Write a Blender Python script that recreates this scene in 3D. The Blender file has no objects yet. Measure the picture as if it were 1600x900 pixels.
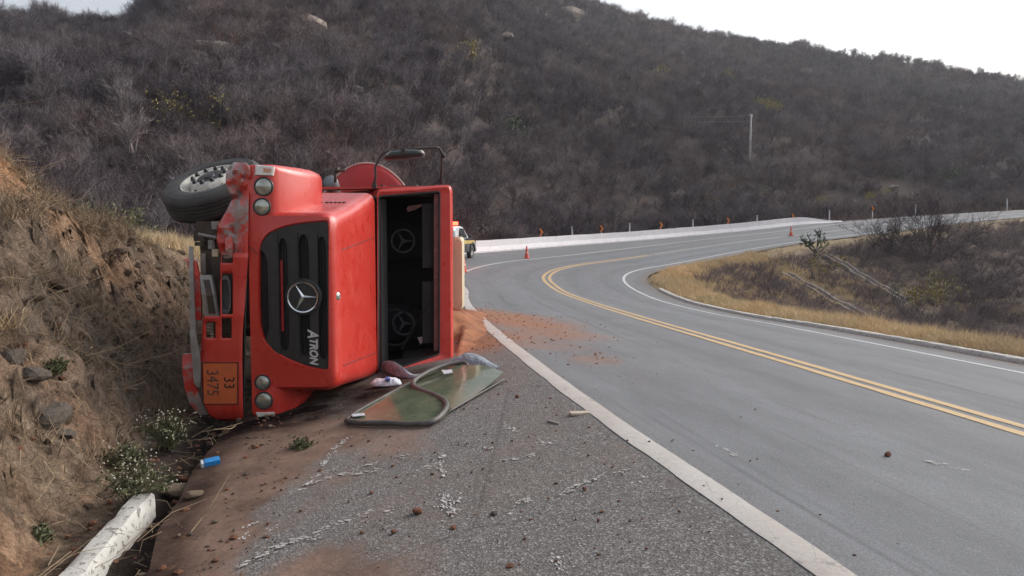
import bpy, bmesh, math, random
import numpy as np
from mathutils import Vector, Matrix, Euler
R = math.radians
SC = bpy.context.scene
COL = SC.collection
rnd = random.Random(7)
nrs = np.random.RandomState(11)

# ------------------------------------------------------------------ camera
F = 1200.0                       # focal length in pixels of the 1600 px wide photograph
PITCH = math.atan(85 / 1200.0)
CAMH = 1.7
cam_d = bpy.data.cameras.new('camera')
cam = bpy.data.objects.new('camera', cam_d)
COL.objects.link(cam)
cam.location = (0, 0, CAMH)
cam.rotation_euler = (math.pi / 2 - PITCH, 0, 0)
cam_d.sensor_width = 36
cam_d.lens = 36 * F / 1600
cam_d.clip_start = 0.05
cam_d.clip_end = 6000
SC.camera = cam
# ------------------------------------------------------------------ light
SUN_EL, SUN_AZ = R(34), R(62)     # azimuth measured from +Y towards +X
w = bpy.data.worlds.new('World')
SC.world = w
w.use_nodes = True
nt = w.node_tree
bg = nt.nodes['Background']
sky = nt.nodes.new('ShaderNodeTexSky')
sky.sky_type = 'NISHITA'
sky.sun_disc = False
sky.sun_elevation = SUN_EL
sky.sun_rotation = SUN_AZ
sky.air_density = 1.0
sky.dust_density = 4.0
sky.ozone_density = 1.0
hs = nt.nodes.new('ShaderNodeHueSaturation')
hs.inputs['Saturation'].default_value = 0.35
nt.links.new(sky.outputs[0], hs.inputs['Color'])
nt.links.new(hs.outputs[0], bg.inputs['Color'])
bg.inputs['Strength'].default_value = 0.15
sun_d = bpy.data.lights.new('sun', 'SUN')
sun_d.energy = 0.8
sun_d.angle = R(35)
sun_d.color = (1.0, 0.95, 0.88)
sun = bpy.data.objects.new('sun', sun_d)
COL.objects.link(sun)
sdir = Vector((math.sin(SUN_AZ) * math.cos(SUN_EL), math.cos(SUN_AZ) * math.cos(SUN_EL), math.sin(SUN_EL)))
sun.rotation_euler = sdir.to_track_quat('Z', 'Y').to_euler()
sun.location = (30, 10, 60)
SC.view_settings.view_transform = 'Standard'
SC.view_settings.look = 'None'
SC.view_settings.exposure = 0.58
SC.view_settings.gamma = 1.0
SC.view_settings.use_curve_mapping = False
SC.render.engine = 'CYCLES'
SC.cycles.max_bounces = 6

# ------------------------------------------------------------------ helpers
_c, _s = math.cos(PITCH), math.sin(PITCH)
def ray(u, v):
    y = (450 - v) / F
    return np.array([(u - 800) / F, y * _s + _c, y * _c - _s])
def pix(u, v, Y):
    """point at depth Y (metres along +Y) seen at photo pixel (u, v)"""
    d = ray(u, v)
    k = Y / d[1]
    return (d[0] * k, Y, CAMH + d[2] * k)

_tab = np.random.RandomState(3).rand(256, 256)
def vnoise(x, y, seed=0):
    x = np.asarray(x, float) + seed * 17.31
    y = np.asarray(y, float) + seed * 9.77
    xi = np.floor(x).astype(int); yi = np.floor(y).astype(int)
    fx = x - xi; fy = y - yi
    fx = fx * fx * (3 - 2 * fx); fy = fy * fy * (3 - 2 * fy)
    a = _tab[xi & 255, yi & 255]; b = _tab[(xi + 1) & 255, yi & 255]
    c = _tab[xi & 255, (yi + 1) & 255]; d = _tab[(xi + 1) & 255, (yi + 1) & 255]
    return (a * (1 - fx) + b * fx) * (1 - fy) + (c * (1 - fx) + d * fx) * fy
def fbm(x, y, oct=4, seed=0):
    s = 0; amp = 0.5; n = 0
    for i in range(oct):
        s = s + amp * vnoise(x * 2 ** i, y * 2 ** i, seed + i)
        n += amp; amp *= 0.5
    return s / n
def sstep(a, b, x):
    t = np.clip((np.asarray(x, float) - a) / (b - a), 0, 1)
    return t * t * (3 - 2 * t)

class MB:
    def __init__(s): s.v = []; s.f = []; s.m = []
    def add(s, vs, fs, mi=0):
        o = len(s.v)
        s.v.extend([tuple(p) for p in vs])
        s.f.extend([tuple(i + o for i in f) for f in fs])
        s.m.extend([mi] * len(fs))
        return s
    def box(s, c, size, rot=None, mi=0):
        hx, hy, hz = [q / 2 for q in size]
        vs = [Vector((x, y, z)) for x in (-hx, hx) for y in (-hy, hy) for z in (-hz, hz)]
        if rot is not None:
            M = Euler(rot).to_matrix() if not isinstance(rot, Matrix) else rot
            vs = [M @ p for p in vs]
        vs = [p + Vector(c) for p in vs]
        return s.add(vs, [(0, 1, 3, 2), (4, 6, 7, 5), (0, 4, 5, 1), (2, 3, 7, 6), (0, 2, 6, 4), (1, 5, 7, 3)], mi)
    def tube(s, path, r, n=6, mi=0, cap=True):
        P = [Vector(p) for p in path]
        rs = r if isinstance(r, (list, tuple)) else [r] * len(P)
        rings = []
        up = None
        for i, p in enumerate(P):
            t = (P[min(i + 1, len(P) - 1)] - P[max(i - 1, 0)])
            if t.length < 1e-9: t = Vector((0, 0, 1))
            t.normalize()
            if up is None:
                up = Vector((0, 0, 1)) if abs(t.z) < .9 else Vector((1, 0, 0))
            a = t.cross(up).normalized()
            b = a.cross(t).normalized()
            up = b
            rings.append([p + (a * math.cos(2 * math.pi * k / n) + b * math.sin(2 * math.pi * k / n)) * rs[i] for k in range(n)])
        return s.loft(rings, mi, cap, cap)
    def loft(s, rings, mi=0, cap0=True, cap1=True, closed=True):
        n = len(rings[0]); vs = [p for r_ in rings for p in r_]; fs = []
        for i in range(len(rings) - 1):
            for k in range(n if closed else n - 1):
                k2 = (k + 1) % n
                fs.append((i * n + k, i * n + k2, (i + 1) * n + k2, (i + 1) * n + k))
        if cap0: fs.append(tuple(range(n))[::-1])
        if cap1: fs.append(tuple((len(rings) - 1) * n + k for k in range(n)))
        return s.add(vs, fs, mi)
    def lathe(s, prof, n=32, M=None, mi=0, closed=False):
        rings = [[(r_ * math.cos(2 * math.pi * k / n), r_ * math.sin(2 * math.pi * k / n), z) for k in range(n)] for r_, z in prof]
        if M is not None: rings = [[M @ Vector(p) for p in q] for q in rings]
        return s.loft(rings, mi, False, False)
    def disc(s, c, r, n=24, M=None, mi=0):
        vs = [Vector(c) + Vector((r * math.cos(2 * math.pi * k / n), r * math.sin(2 * math.pi * k / n), 0)) for k in range(n)]
        if M is not None: vs = [M @ p for p in vs]
        return s.add(vs, [tuple(range(n))], mi)
    def build(s, name, mats, parent=None, smooth=False, loc=None, coll=None, angle=None):
        me = bpy.data.meshes.new(name)
        me.from_pydata(s.v, [], s.f)
        if not isinstance(mats, (list, tuple)): mats = [mats]
        for m in mats: me.materials.append(m)
        if len(mats) > 1: me.polygons.foreach_set('material_index', s.m)
        me.validate(); me.update()
        fix_normals(me)
        if smooth: smooth_mesh(me, angle)
        o = bpy.data.objects.new(name, me)
        (coll or COL).objects.link(o)
        if parent is not None: o.parent = parent
        if loc is not None: o.location = loc
        return o
def fix_normals(me):
    b = bmesh.new(); b.from_mesh(me)
    bmesh.ops.recalc_face_normals(b, faces=b.faces)
    b.to_mesh(me); b.free()
def smooth_mesh(me, angle=None):
    me.polygons.foreach_set('use_smooth', [True] * len(me.polygons))
    if angle is not None:
        b = bmesh.new(); b.from_mesh(me)
        for e in b.edges:
            if len(e.link_faces) == 2 and e.calc_face_angle(0) > R(angle): e.smooth = False
        b.to_mesh(me); b.free()
    me.update()
def empty(name, loc=(0, 0, 0), rot=(0, 0, 0)):
    o = bpy.data.objects.new(name, None)
    o.empty_display_size = .2
    COL.objects.link(o); o.location = loc; o.rotation_euler = rot
    return o
def tag(o, label=None, cat=None, group=None, kind=None):
    if label: o['label'] = label
    if cat: o['category'] = cat
    if group: o['group'] = group
    if kind: o['kind'] = kind
    return o
def copy_tree(o, parent=None):
    c = o.copy(); COL.objects.link(c)
    if parent is not None: c.parent = parent
    for ch in list(o.children): copy_tree(ch, c)
    return c
def grid_obj(name, X, Y, Z, mats, attrs=None, uv=None, mask=None, kind=None, smooth=True):
    ny, nx = X.shape
    V = np.stack([X, Y, Z], -1).reshape(-1, 3)
    idx = np.arange(ny * nx).reshape(ny, nx)
    Q = np.stack([idx[:-1, :-1], idx[:-1, 1:], idx[1:, 1:], idx[1:, :-1]], -1).reshape(-1, 4)
    if mask is not None: Q = Q[mask.reshape(-1)]
    me = bpy.data.meshes.new(name)
    me.vertices.add(len(V)); me.vertices.foreach_set('co', V.ravel())
    me.loops.add(len(Q) * 4); me.loops.foreach_set('vertex_index', Q.ravel().astype(np.int32))
    me.polygons.add(len(Q)); me.polygons.foreach_set('loop_start', np.arange(0, len(Q) * 4, 4, dtype=np.int32))
    me.update(calc_edges=True)
    if smooth: me.polygons.foreach_set('use_smooth', [True] * len(Q))
    for k, a in (attrs or {}).items():
        at = me.attributes.new(k, 'FLOAT', 'POINT'); at.data.foreach_set('value', np.asarray(a, np.float32).ravel())
    if uv is not None:
        U = np.stack(uv, -1).reshape(-1, 2)
        l = me.uv_layers.new(name='UVMap'); l.data.foreach_set('uv', U[Q.ravel()].astype(np.float32).ravel())
    for m in (mats if isinstance(mats, (list, tuple)) else [mats]): me.materials.append(m)
    me.validate()
    o = bpy.data.objects.new(name, me); COL.objects.link(o)
    if kind: o['kind'] = kind
    return o

# ------------------------------------------------------------------ materials
class NT:
    def __init__(s, name):
        s.m = bpy.data.materials.new(name); s.m.use_nodes = True
        s.t = s.m.node_tree; s.n = s.t.nodes
        s.b = s.n['Principled BSDF']
        s.tc = s.n.new('ShaderNodeTexCoord')
    def N(s, typ, **kw):
        n = s.n.new(typ)
        for k, v in kw.items(): setattr(n, k, v)
        return n
    def L(s, a, b): s.t.links.new(a, b)
    def noise(s, scale, detail=4, rough=.55, coord='Object', vec=None, dist=0):
        n = s.N('ShaderNodeTexNoise')
        n.inputs['Scale'].default_value = scale; n.inputs['Detail'].default_value = detail
        n.inputs['Roughness'].default_value = rough; n.inputs['Distortion'].default_value = dist
        s.L(vec if vec is not None else s.tc.outputs[coord], n.inputs['Vector'])
        return n.outputs['Fac']
    def vor(s, scale, coord='Object', feature='F1', out='Distance', vec=None):
        n = s.N('ShaderNodeTexVoronoi'); n.feature = feature
        n.inputs['Scale'].default_value = scale
        s.L(vec if vec is not None else s.tc.outputs[coord], n.inputs['Vector'])
        return n.outputs[out]
    def ramp(s, fac, stops):
        n = s.N('ShaderNodeValToRGB'); e = n.color_ramp.elements
        while len(e) < len(stops): e.new(.5)
        for i, (p, c) in enumerate(stops):
            e[i].position = p
            e[i].color = (c, c, c, 1) if isinstance(c, (int, float)) else (*c, 1)
        s.L(fac, n.inputs[0]); return n.outputs[0]
    def mix(s, fac, a, b, mode='MIX'):
        n = s.N('ShaderNodeMix', data_type='RGBA', blend_type=mode)
        for val, ix in ((fac, 0), (a, 6), (b, 7)):
            sock = n.inputs[ix]
            if hasattr(val, 'is_linked'): s.L(val, sock)
            elif isinstance(val, (int, float)): sock.default_value = val if ix == 0 else (val, val, val, 1)
            else: sock.default_value = (*val, 1)
        return n.outputs[2]
    def math(s, op, a, b=0.0, clamp=False):
        n = s.N('ShaderNodeMath', operation=op); n.use_clamp = clamp
        for val, sock in ((a, n.inputs[0]), (b, n.inputs[1])):
            if hasattr(val, 'is_linked'): s.L(val, sock)
            else: sock.default_value = val
        return n.outputs[0]
    def attr(s, name):
        n = s.N('ShaderNodeAttribute'); n.attribute_name = name; return n.outputs['Fac']
    def scalevec(s, v, sc):
        n = s.N('ShaderNodeMapping'); n.inputs['Scale'].default_value = sc
        s.L(s.tc.outputs[v] if isinstance(v, str) else v, n.inputs['Vector']); return n.outputs[0]
    def bump(s, h, strength=.5, dist=.02):
        n = s.N('ShaderNodeBump'); n.inputs['Strength'].default_value = strength
        n.inputs['Distance'].default_value = dist
        s.L(h, n.inputs['Height']); s.L(n.outputs[0], s.b.inputs['Normal'])
    def col(s, c):
        if hasattr(c, 'is_linked'): s.L(c, s.b.inputs['Base Color'])
        else: s.b.inputs['Base Color'].default_value = (*c, 1)
        return s
    def set(s, **kw):
        for k, v in kw.items():
            s.b.inputs[k.replace('_', ' ')].default_value = v
        return s
def simple(name, c, rough=.6, var=.25, scale=8, metal=0, bump=0, bscale=60, bdist=.01, dust=None, dustamt=.5, spec=.5, coat=0):
    t = NT(name)
    n = t.noise(scale, 5)
    lo = tuple(q * (1 - var) for q in c); hi = tuple(min(1, q * (1 + var)) for q in c)
    cc = t.ramp(n, [(.3, lo), (.7, hi)])
    if dust:
        d = t.ramp(t.noise(scale * .6, 6, .65), [(.5 - dustamt * .35, 0.0), (.85, 1.0)])
        cc = t.mix(t.math('MULTIPLY', d, dustamt), cc, dust)
    t.col(cc).set(Roughness=rough, Metallic=metal, Specular_IOR_Level=spec, Coat_Weight=coat, Coat_Roughness=.15)
    if bump: t.bump(t.noise(bscale, 4), bump, bdist)
    return t.m
M = {}
# red truck paint: faded, dusty, scratched
def red_paint(name, scrape=0.0):
    t = NT(name)
    n = t.noise(2.5, 5)
    base = t.ramp(n, [(.3, (.53, .033, .022)), (.7, (.60, .042, .029))])
    d = t.ramp(t.noise(5, 7, .68), [(.46, 0.0), (.85, .25)])
    base = t.mix(d, base, (.56, .16, .12))
    st_ = t.ramp(t.noise(1.0, 6, .7, vec=t.scalevec('Object', (3, 3, 26))), [(.62, 0.0), (.8, .22)])
    base = t.mix(st_, base, (.50, .20, .16))
    sp = t.ramp(t.noise(90, 3, .6), [(.66, 0.0), (.72, .55)])
    base = t.mix(sp, base, (.55, .22, .19))
    if scrape:
        k = t.ramp(t.noise(3.5, 7, .7, dist=.6), [(.62 - scrape * .25, 0.0), (.68 - scrape * .2, 1.0)])
        base = t.mix(k, base, (.30, .25, .235))
    t.col(base).set(Roughness=.36, Specular_IOR_Level=.5, Coat_Weight=.35, Coat_Roughness=.22)
    rr = t.ramp(t.noise(7, 5), [(.3, .24), (.75, .44)]); t.L(rr, t.b.inputs['Roughness'])
    t.bump(t.math('ADD', t.noise(3.2, 3), t.math('MULTIPLY', t.noise(60, 3), .04)), .10, .02)
    return t.m
M['red'] = red_paint('red_paint')
M['red_scraped'] = red_paint('scraped_red_paint', .62)
M['black_plastic'] = simple('black_plastic', (.018, .019, .021), .45, .2, 12, dust=(.09, .08, .075), dustamt=.35)
M['grille_mesh'] = simple('grille_mesh_black', (.007, .006, .006), .7)
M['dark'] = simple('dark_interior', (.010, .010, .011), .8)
M['seat'] = simple('black_seat_fabric', (.014, .014, .016), .9, .3, 30)
M['seat_logo'] = simple('grey_printed_emblem', (.11, .11, .12), .9)
M['chrome'] = simple('chrome_metal', (.75, .76, .78), .15, .05, 20, metal=1)
M['grey_metal'] = simple('grey_scraped_metal', (.30, .30, .30), .5, .35, 9, metal=.3, dust=(.30, .23, .18), dustamt=.6)
M['dark_metal'] = simple('dark_greasy_metal', (.025, .023, .022), .55, .4, 9, metal=.3, dust=(.16, .11, .08), dustamt=.7)
M['rubber'] = simple('tyre_rubber', (.042, .043, .045), .75, .25, 10, dust=(.13, .115, .10), dustamt=.55)
M['rim'] = simple('painted_rim', (.62, .61, .57), .5, .2, 12, dust=(.25, .19, .14), dustamt=.6)
M['lamp'] = simple('lamp_reflector', (.40, .41, .36), .18, .35, 14, metal=.55, coat=1)
M['lamp_clear'] = simple('clear_lamp_lens', (.75, .72, .70), .12, .15, 20, coat=1)
M['lamp_amber'] = simple('amber_lamp_lens', (.65, .30, .18), .15, .2, 20, coat=1)
M['orange_plate'] = simple('orange_plate_print', (.60, .13, .04), .5, .15, 6)
M['print_black'] = simple('black_print', (.015, .014, .013), .6)
M['print_grey'] = simple('worn_grey_print', (.11, .065, .05), .6, .5, 30)
M['letter'] = simple('silver_lettering', (.62, .63, .65), .35, .1, 20, metal=.2)
M['beige'] = simple('beige_panel', (.60, .52, .36), .55, .12, 4, dust=(.50, .40, .28), dustamt=.4)
M['liner'] = simple('dusty_pink_liner', (.22, .11, .10), .8)
M['tank_red'] = simple('red_tank_paint', (.42, .02, .022), .45, .15, 3, dust=(.4, .12, .1), dustamt=.25)
M['rim_light'] = simple('pale_highlight_and_chip', (.55, .40, .37), .5)  # painted highlight of the tank rim, also the roof edge chips
M['fabric'] = simple('grey_fabric', (.235, .275, .325), .95, .2, 12, bump=1.0, bscale=13, bdist=.05, dust=(.26, .24, .23), dustamt=.4)
M['fabric_edge'] = simple('dark_fabric_edge', (.03, .03, .035), .9)
M['bag'] = simple('white_printed_bag', (.60, .62, .68), .5, .3, 30, bump=1.0, bscale=22, bdist=.03)
M['blue_print'] = simple('blue_print', (.06, .10, .30), .5)
M['carton_blue'] = simple('blue_carton', (.02, .22, .55), .45, .25, 25)
M['carton_white'] = simple('white_carton', (.6, .66, .72), .5)
M['seal'] = simple('rubber_seal', (.03, .03, .032), .55, .3, 12, dust=(.22, .2, .18), dustamt=.75)
M['cone'] = simple('cone_orange', (.62, .07, .04), .5, .2, 8)
M['cone_band'] = simple('cone_reflective_band', (.62, .40, .36), .5)
M['post'] = simple('white_post', (.66, .65, .66), .6, .1)
M['sign_black'] = simple('sign_black', (.02, .016, .014), .5)
M['sign_orange'] = simple('sign_orange', (.72, .22, .05), .5)
M['pole'] = simple('grey_concrete_pole', (.36, .35, .34), .8, .2, 2)
M['wire'] = simple('grey_wire', (.22, .22, .23), .6)
M['car_dark'] = simple('dark_car_paint', (.018, .017, .018), .25, coat=.6)
M['car_yellow'] = simple('yellow_car_paint', (.55, .36, .06), .35, coat=.4)
M['car_white'] = simple('white_car_paint', (.72, .72, .74), .25, coat=.5)
M['car_glass'] = simple('dark_car_glass', (.05, .055, .06), .06, coat=1)
M['white_flower'] = simple('white_flower', (.50, .47, .38), .8)
M['green_leaf'] = simple('green_leaf', (.095, .10, .045), .7, .4, 5)
M['olive_leaf'] = simple('olive_leaf', (.22, .18, .045), .75, .35, 5)
M['deep_green'] = simple('deep_green_leaf', (.035, .065, .022), .7, .4, 5)
M['wood_chip'] = simple('pale_wood', (.5, .42, .33), .8)
def e_light(name, c, st):
    t = NT(name); t.col(c)
    t.b.inputs['Emission Color'].default_value = (*c, 1); t.b.inputs['Emission Strength'].default_value = st
    return t.m
M['beacon'] = e_light('lit_red_beacon', (1.0, .045, .02), 8)
M['beacon_core'] = e_light('lit_beacon_core', (1.0, .45, .30), 30)
def twig_mat(name, c1, c2, c3):
    t = NT(name)
    oi = t.N('ShaderNodeObjectInfo')
    cc = t.ramp(oi.outputs['Random'], [(0, c1), (.4, c2), (.75, c2), (1, c3)])
    loc = t.ramp(t.noise(.035, 3, .6, vec=oi.outputs['Location']), [(.38, (.80, .78, .84)), (.5, (1.0, 1.0, 1.0)), (.62, (1.28, 1.14, 1.06))])
    cc = t.mix(1.0, cc, loc, 'MULTIPLY')
    n = t.ramp(t.noise(1.2, 3), [(.3, .75), (.7, 1.25)])
    t.col(t.mix(1.0, cc, n, 'MULTIPLY')).set(Roughness=.9, Specular_IOR_Level=.1)
    return t.m
M['twig'] = twig_mat('grey_twigs', (.068, .054, .060), (.100, .083, .095), (.142, .120, .130))
M['twig_purple'] = twig_mat('purple_grey_twigs', (.14, .110, .108), (.19, .155, .158), (.26, .215, .19))
M['twig_pale'] = twig_mat('pale_grey_twigs', (.135, .118, .122), (.18, .16, .168), (.235, .21, .215))
M['twig_brown'] = twig_mat('brown_twigs', (.10, .066, .058), (.14, .098, .088), (.18, .13, .115))
M['straw'] = twig_mat('straw_blades', (.52, .40, .23), (.68, .54, .34), (.62, .51, .35))
M['straw_dull'] = twig_mat('dull_straw_blades', (.22, .16, .10), (.30, .22, .14), (.27, .22, .15))
M['pale_bark'] = simple('pale_bark', (.25, .22, .20), .9, .3, 4)
M['bark'] = simple('dark_bark', (.09, .075, .07), .9, .3, 4)

# ------------------------------------------------------------------ road alignment (x, y, z, crossfall), centre line
CP = np.array([[8.2, -34, -.7, .05], [7.3, -20, -.4, .05], [6.572, -8.074, -.201, .051], [5.76, .411, -.068, .05], [3.902, 8.121, .06, .07], [2.673, 16.154, -.066, .079],
 [2.22, 22.916, -.31, .09], [1.72, 28.445, -.38, .08], [1.531, 34.118, -.18, .055], [3.035, 39.942, .001, .052],
 [6.909, 46.162, .206, .05], [11.792, 52.49, .596, .042], [18.01, 57.916, 1.181, .037], [25.715, 62.633, 1.853, .043],
 [33.859, 67.781, 2.62, .048], [43.478, 72.284, 3.303, .045], [54.72, 75.766, 3.952, .045], [67, 78.6, 4.6, .045],
 [82, 81, 5.3, .045], [100, 82, 6.0, .045], [125, 82, 6.6, .045], [160, 78, 7, .045]])
def catmull(P, n=14):
    Q = np.vstack([2 * P[0] - P[1], P, 2 * P[-1] - P[-2]]); out = []
    t = np.linspace(0, 1, n, endpoint=False)[:, None]
    for i in range(1, len(Q) - 2):
        a, b, c, d = Q[i - 1], Q[i], Q[i + 1], Q[i + 2]
        out.append(.5 * (2 * b + (c - a) * t + (2 * a - 5 * b + 4 * c - d) * t ** 2 + (3 * b - a - 3 * c + d) * t ** 3))
    out.append(P[-1:]); return np.vstack(out)
CL = catmull(CP)
# even spacing ~0.5 m
_seg = np.hypot(*np.diff(CL[:, :2], axis=0).T); _S = np.concatenate([[0], np.cumsum(_seg)])
SS = np.arange(0, _S[-1], .5)
CL = np.stack([np.interp(SS, _S, CL[:, k]) for k in range(4)], 1)
for k in range(4):                       # light smoothing
    q = CL[:, k].copy()
    for _ in range(6): q[1:-1] = .25 * q[:-2] + .5 * q[1:-1] + .25 * q[2:]
    CL[:, k] = q
TN = np.gradient(CL[:, :2], axis=0); TN /= np.linalg.norm(TN, axis=1)[:, None]
NR = np.stack([TN[:, 1], -TN[:, 0]], 1)
WL, WR = 3.6, 3.4
sY = CL[:, 1]
s_of_y = lambda y: SS[np.argmin(np.abs(sY - y) + (SS > 110) * 999)]
S34 = s_of_y(24); S40 = s_of_y(36)
BEND = sstep(S34, S40, SS)                        # 0 near the camera, 1 beyond the bend
def zroad(i, t):
    """height of the carriageway / shoulder surface at centre-line index i, offset t"""
    c = CL[i]
    zl = c[:, 2] + c[:, 3] * WL
    inner = c[:, 2] - c[:, 3] * np.clip(t, -WL, 5.2)
    out_near = zl - .128 * (-t - WL)
    out_far = zl + c[:, 3] * np.clip(-t - WL, 0, 6)
    b = BEND[i]
    return np.where(t < -WL, out_near * (1 - b) + out_far * b, inner)
def nearest(x, y):
    x = np.asarray(x, float).ravel(); y = np.asarray(y, float).ravel()
    I = np.empty(len(x), int)
    for a in range(0, len(x), 4000):
        d = (x[a:a + 4000, None] - CL[None, :, 0]) ** 2 + (y[a:a + 4000, None] - CL[None, :, 1]) ** 2
        I[a:a + 4000] = d.argmin(1)
    dx = x - CL[I, 0]; dy = y - CL[I, 1]
    t = dx * NR[I, 0] + dy * NR[I, 1]
    dist = np.hypot(dx, dy)
    t = np.where(dist > np.abs(t) + .4, np.sign(t) * dist, t)
    return I, t
def tleft(i):
    """outer pavement edge: near shoulder 6.6 m, widening to the barrier, then narrow"""
    e = 6.60 + 1.8 * BEND[i] + .13 * sstep(7.5, 4.5, CL[i, 1])
    k = np.interp(CL[i, 0], [6.0, 9, 11.5, 15, 20, 28.4, 33], [8.4, 8.3, 8.0, 7.3, 6.8, 6.0, 5.0])
    return np.where(SS[i] > s_of_y(44), k, e)
def hill(x, y):
    y0 = np.interp(x, [-140, -60, -40, -20, -9, 0, 12, 30, 60, 120, 250], [-20, -8, 2, 15, 28, 58, 72, 86, 97, 110, 120])
    xe = np.where(x < 0, x * np.clip(300 / np.maximum(y, 70), 1, 4.3), x)      # the left flank fans out from the gully behind the bank
    zr = np.interp(xe, [-600, -300, -205, -175, -150, -138, -120, -60, 0, 22, 75, 125, 200, 320, 700], [58, 68, 77, 78, 80, 89, 104, 116, 99, 92, 79, 64, 53, 43, 36])
    yr = 300 + 12 * np.sin(x * .03)
    v = (y - y0) / (yr - y0)
    prof = np.where(v < 1, np.clip(v, 0, 1) ** 1.06, np.maximum(1 - .5 * (v - 1) ** 2, .2))
    m = zr * prof - 3.2 * np.clip(v * 2, 0, 1)
    zs = np.interp(x, [-700, -300, -122, -92, -74, -55, -30, 10], [33, 38, 42, 43, 44, 35, 16, 0])
    v2 = (y - y0) / (178 - y0)
    sp = zs * np.where(v2 < 1, np.clip(v2, 0, 1) ** 1.0, np.maximum(1 - .4 * (v2 - 1), .2))
    k = 4.0
    h = np.maximum(m, sp) + k * np.exp(-np.abs(m - sp) / k) * .35 * np.clip(v2, 0, 1)
    a = np.clip(v * 5, 0, 1)
    h = h + a * ((fbm(x / 55, y / 55, 3, 5) - .5) * 9 + (fbm(x / 16, y / 16, 3, 8) - .5) * 2.6)
    return np.where(v > 0, np.maximum(h, 0), 0)
def bank(q, y, x):
    """cut slope left of the near road; q = metres outside the slope's foot"""
    hc = np.interp(y, [-40, 2, 5, 8.5, 10.5, 13, 20, 25, 33], [2.6, 2.3, 2.15, 2.1, 1.85, 1.75, 1.6, 1.3, 0])
    wid = np.interp(y, [-40, 8, 12, 20], [1.75, 1.75, 2.2, 3.0])
    p = np.clip(q / wid, 0, 1)
    f = np.clip(p * 1.15, 0, 1) ** .9
    f = f * f * (1.5 - .5 * f) * .55 + f * .45
    z = hc * f + .07 * np.clip(q - wid, 0, 60) * np.clip(hc / 2, 0, 1)
    hump = 1.75 * np.exp(-(((x + 7.35) / 1.0) ** 2 + ((y - 9.0) / 2.3) ** 2) ** 1.2)
    return z + hump * sstep(.9, 2.2, q)
def height(x, y):
    sh = np.shape(x); x = np.asarray(x, float).ravel(); y = np.asarray(y, float).ravel()
    I, t = nearest(x, y)
    tl = tleft(I)
    z = zroad(I, np.clip(t, -tl, 4.9))
    # interior of the bend: falls away from the verge
    W = np.zeros(len(x)); ZB = np.zeros(len(x))
    for k in range(0, len(CL), 6):
        d2 = (x - CL[k, 0]) ** 2 + (y - CL[k, 1]) ** 2 + 4
        ww = d2 ** -2.2
        W += ww; ZB += ww * (CL[k, 2] - CL[k, 3] * 4.6)
    ZB /= W
    d = t - 4.75
    zin = np.where(d > 0, z * np.exp(-d / 3) + ZB * (1 - np.exp(-d / 3)), z)
    drop = .30 * np.clip(d - 1.1, 0, 28) + .06 * np.clip(d - 29, 0, 200)
    drop = np.where(d > 0, drop, 0)
    rough = (fbm(x / 2.2, y / 2.2, 4, 2) - .5) * .9 * np.clip((d - .8) / 3, 0, 1)
    zi = zin - drop + rough
    # outside
    q = -t - 7.3
    nearw = 1 - BEND[I]
    ditch = -.11 * np.exp(-(((-t) - 6.80) / .14) ** 2) * nearw
    zb = zroad(I, np.maximum(t, -7.35)) + ditch + bank(np.maximum(q, 0), y, x) * nearw * (q > 0)
    qo = -t - tl
    zf = zroad(I, np.maximum(t, -tl)) - np.clip(qo - .8, 0, 8) * .10 * BEND[I]
    zo = np.where(BEND[I] > .999, zf, zb * nearw + zf * (1 - nearw))
    out = np.where(t > 4.75, zi, np.where(t < -tl, zo, z))
    out = out - .13 * ((t > -tl + .25) & (t < 4.6)) - (.06 * BEND[I] + .02 * (1 - BEND[I])) * ((t > -tl - .35) & (t <= -tl + .25))
    hl = hill(x, y) * np.clip((-t - 8.5) / 6, 0, 1)
    return (out + hl).reshape(sh)
def ground_hit(u, v, lift=0.0, ymax=200):
    d = ray(u, v)
    ys = np.concatenate([np.arange(2.5, 30, .02), np.arange(30, ymax, .1)])
    k = ys / d[1]
    X = d[0] * k; Z = CAMH + d[2] * k
    I, t = nearest(X, ys)
    H_ = np.where((t > -tleft(I)) & (t < 4.6), zroad(I, t), height(X, ys))
    below = np.nonzero(Z < H_)[0]
    i = below[0] if len(below) else len(ys) - 1
    return Vector((X[i], ys[i], H_[i] + lift))
def surf(x, y):
    I, t = nearest([x], [y])
    return float(np.where((t > -tleft(I)) & (t < 4.6), zroad(I, t), height(np.array([x]), np.array([y])))[0])

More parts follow.
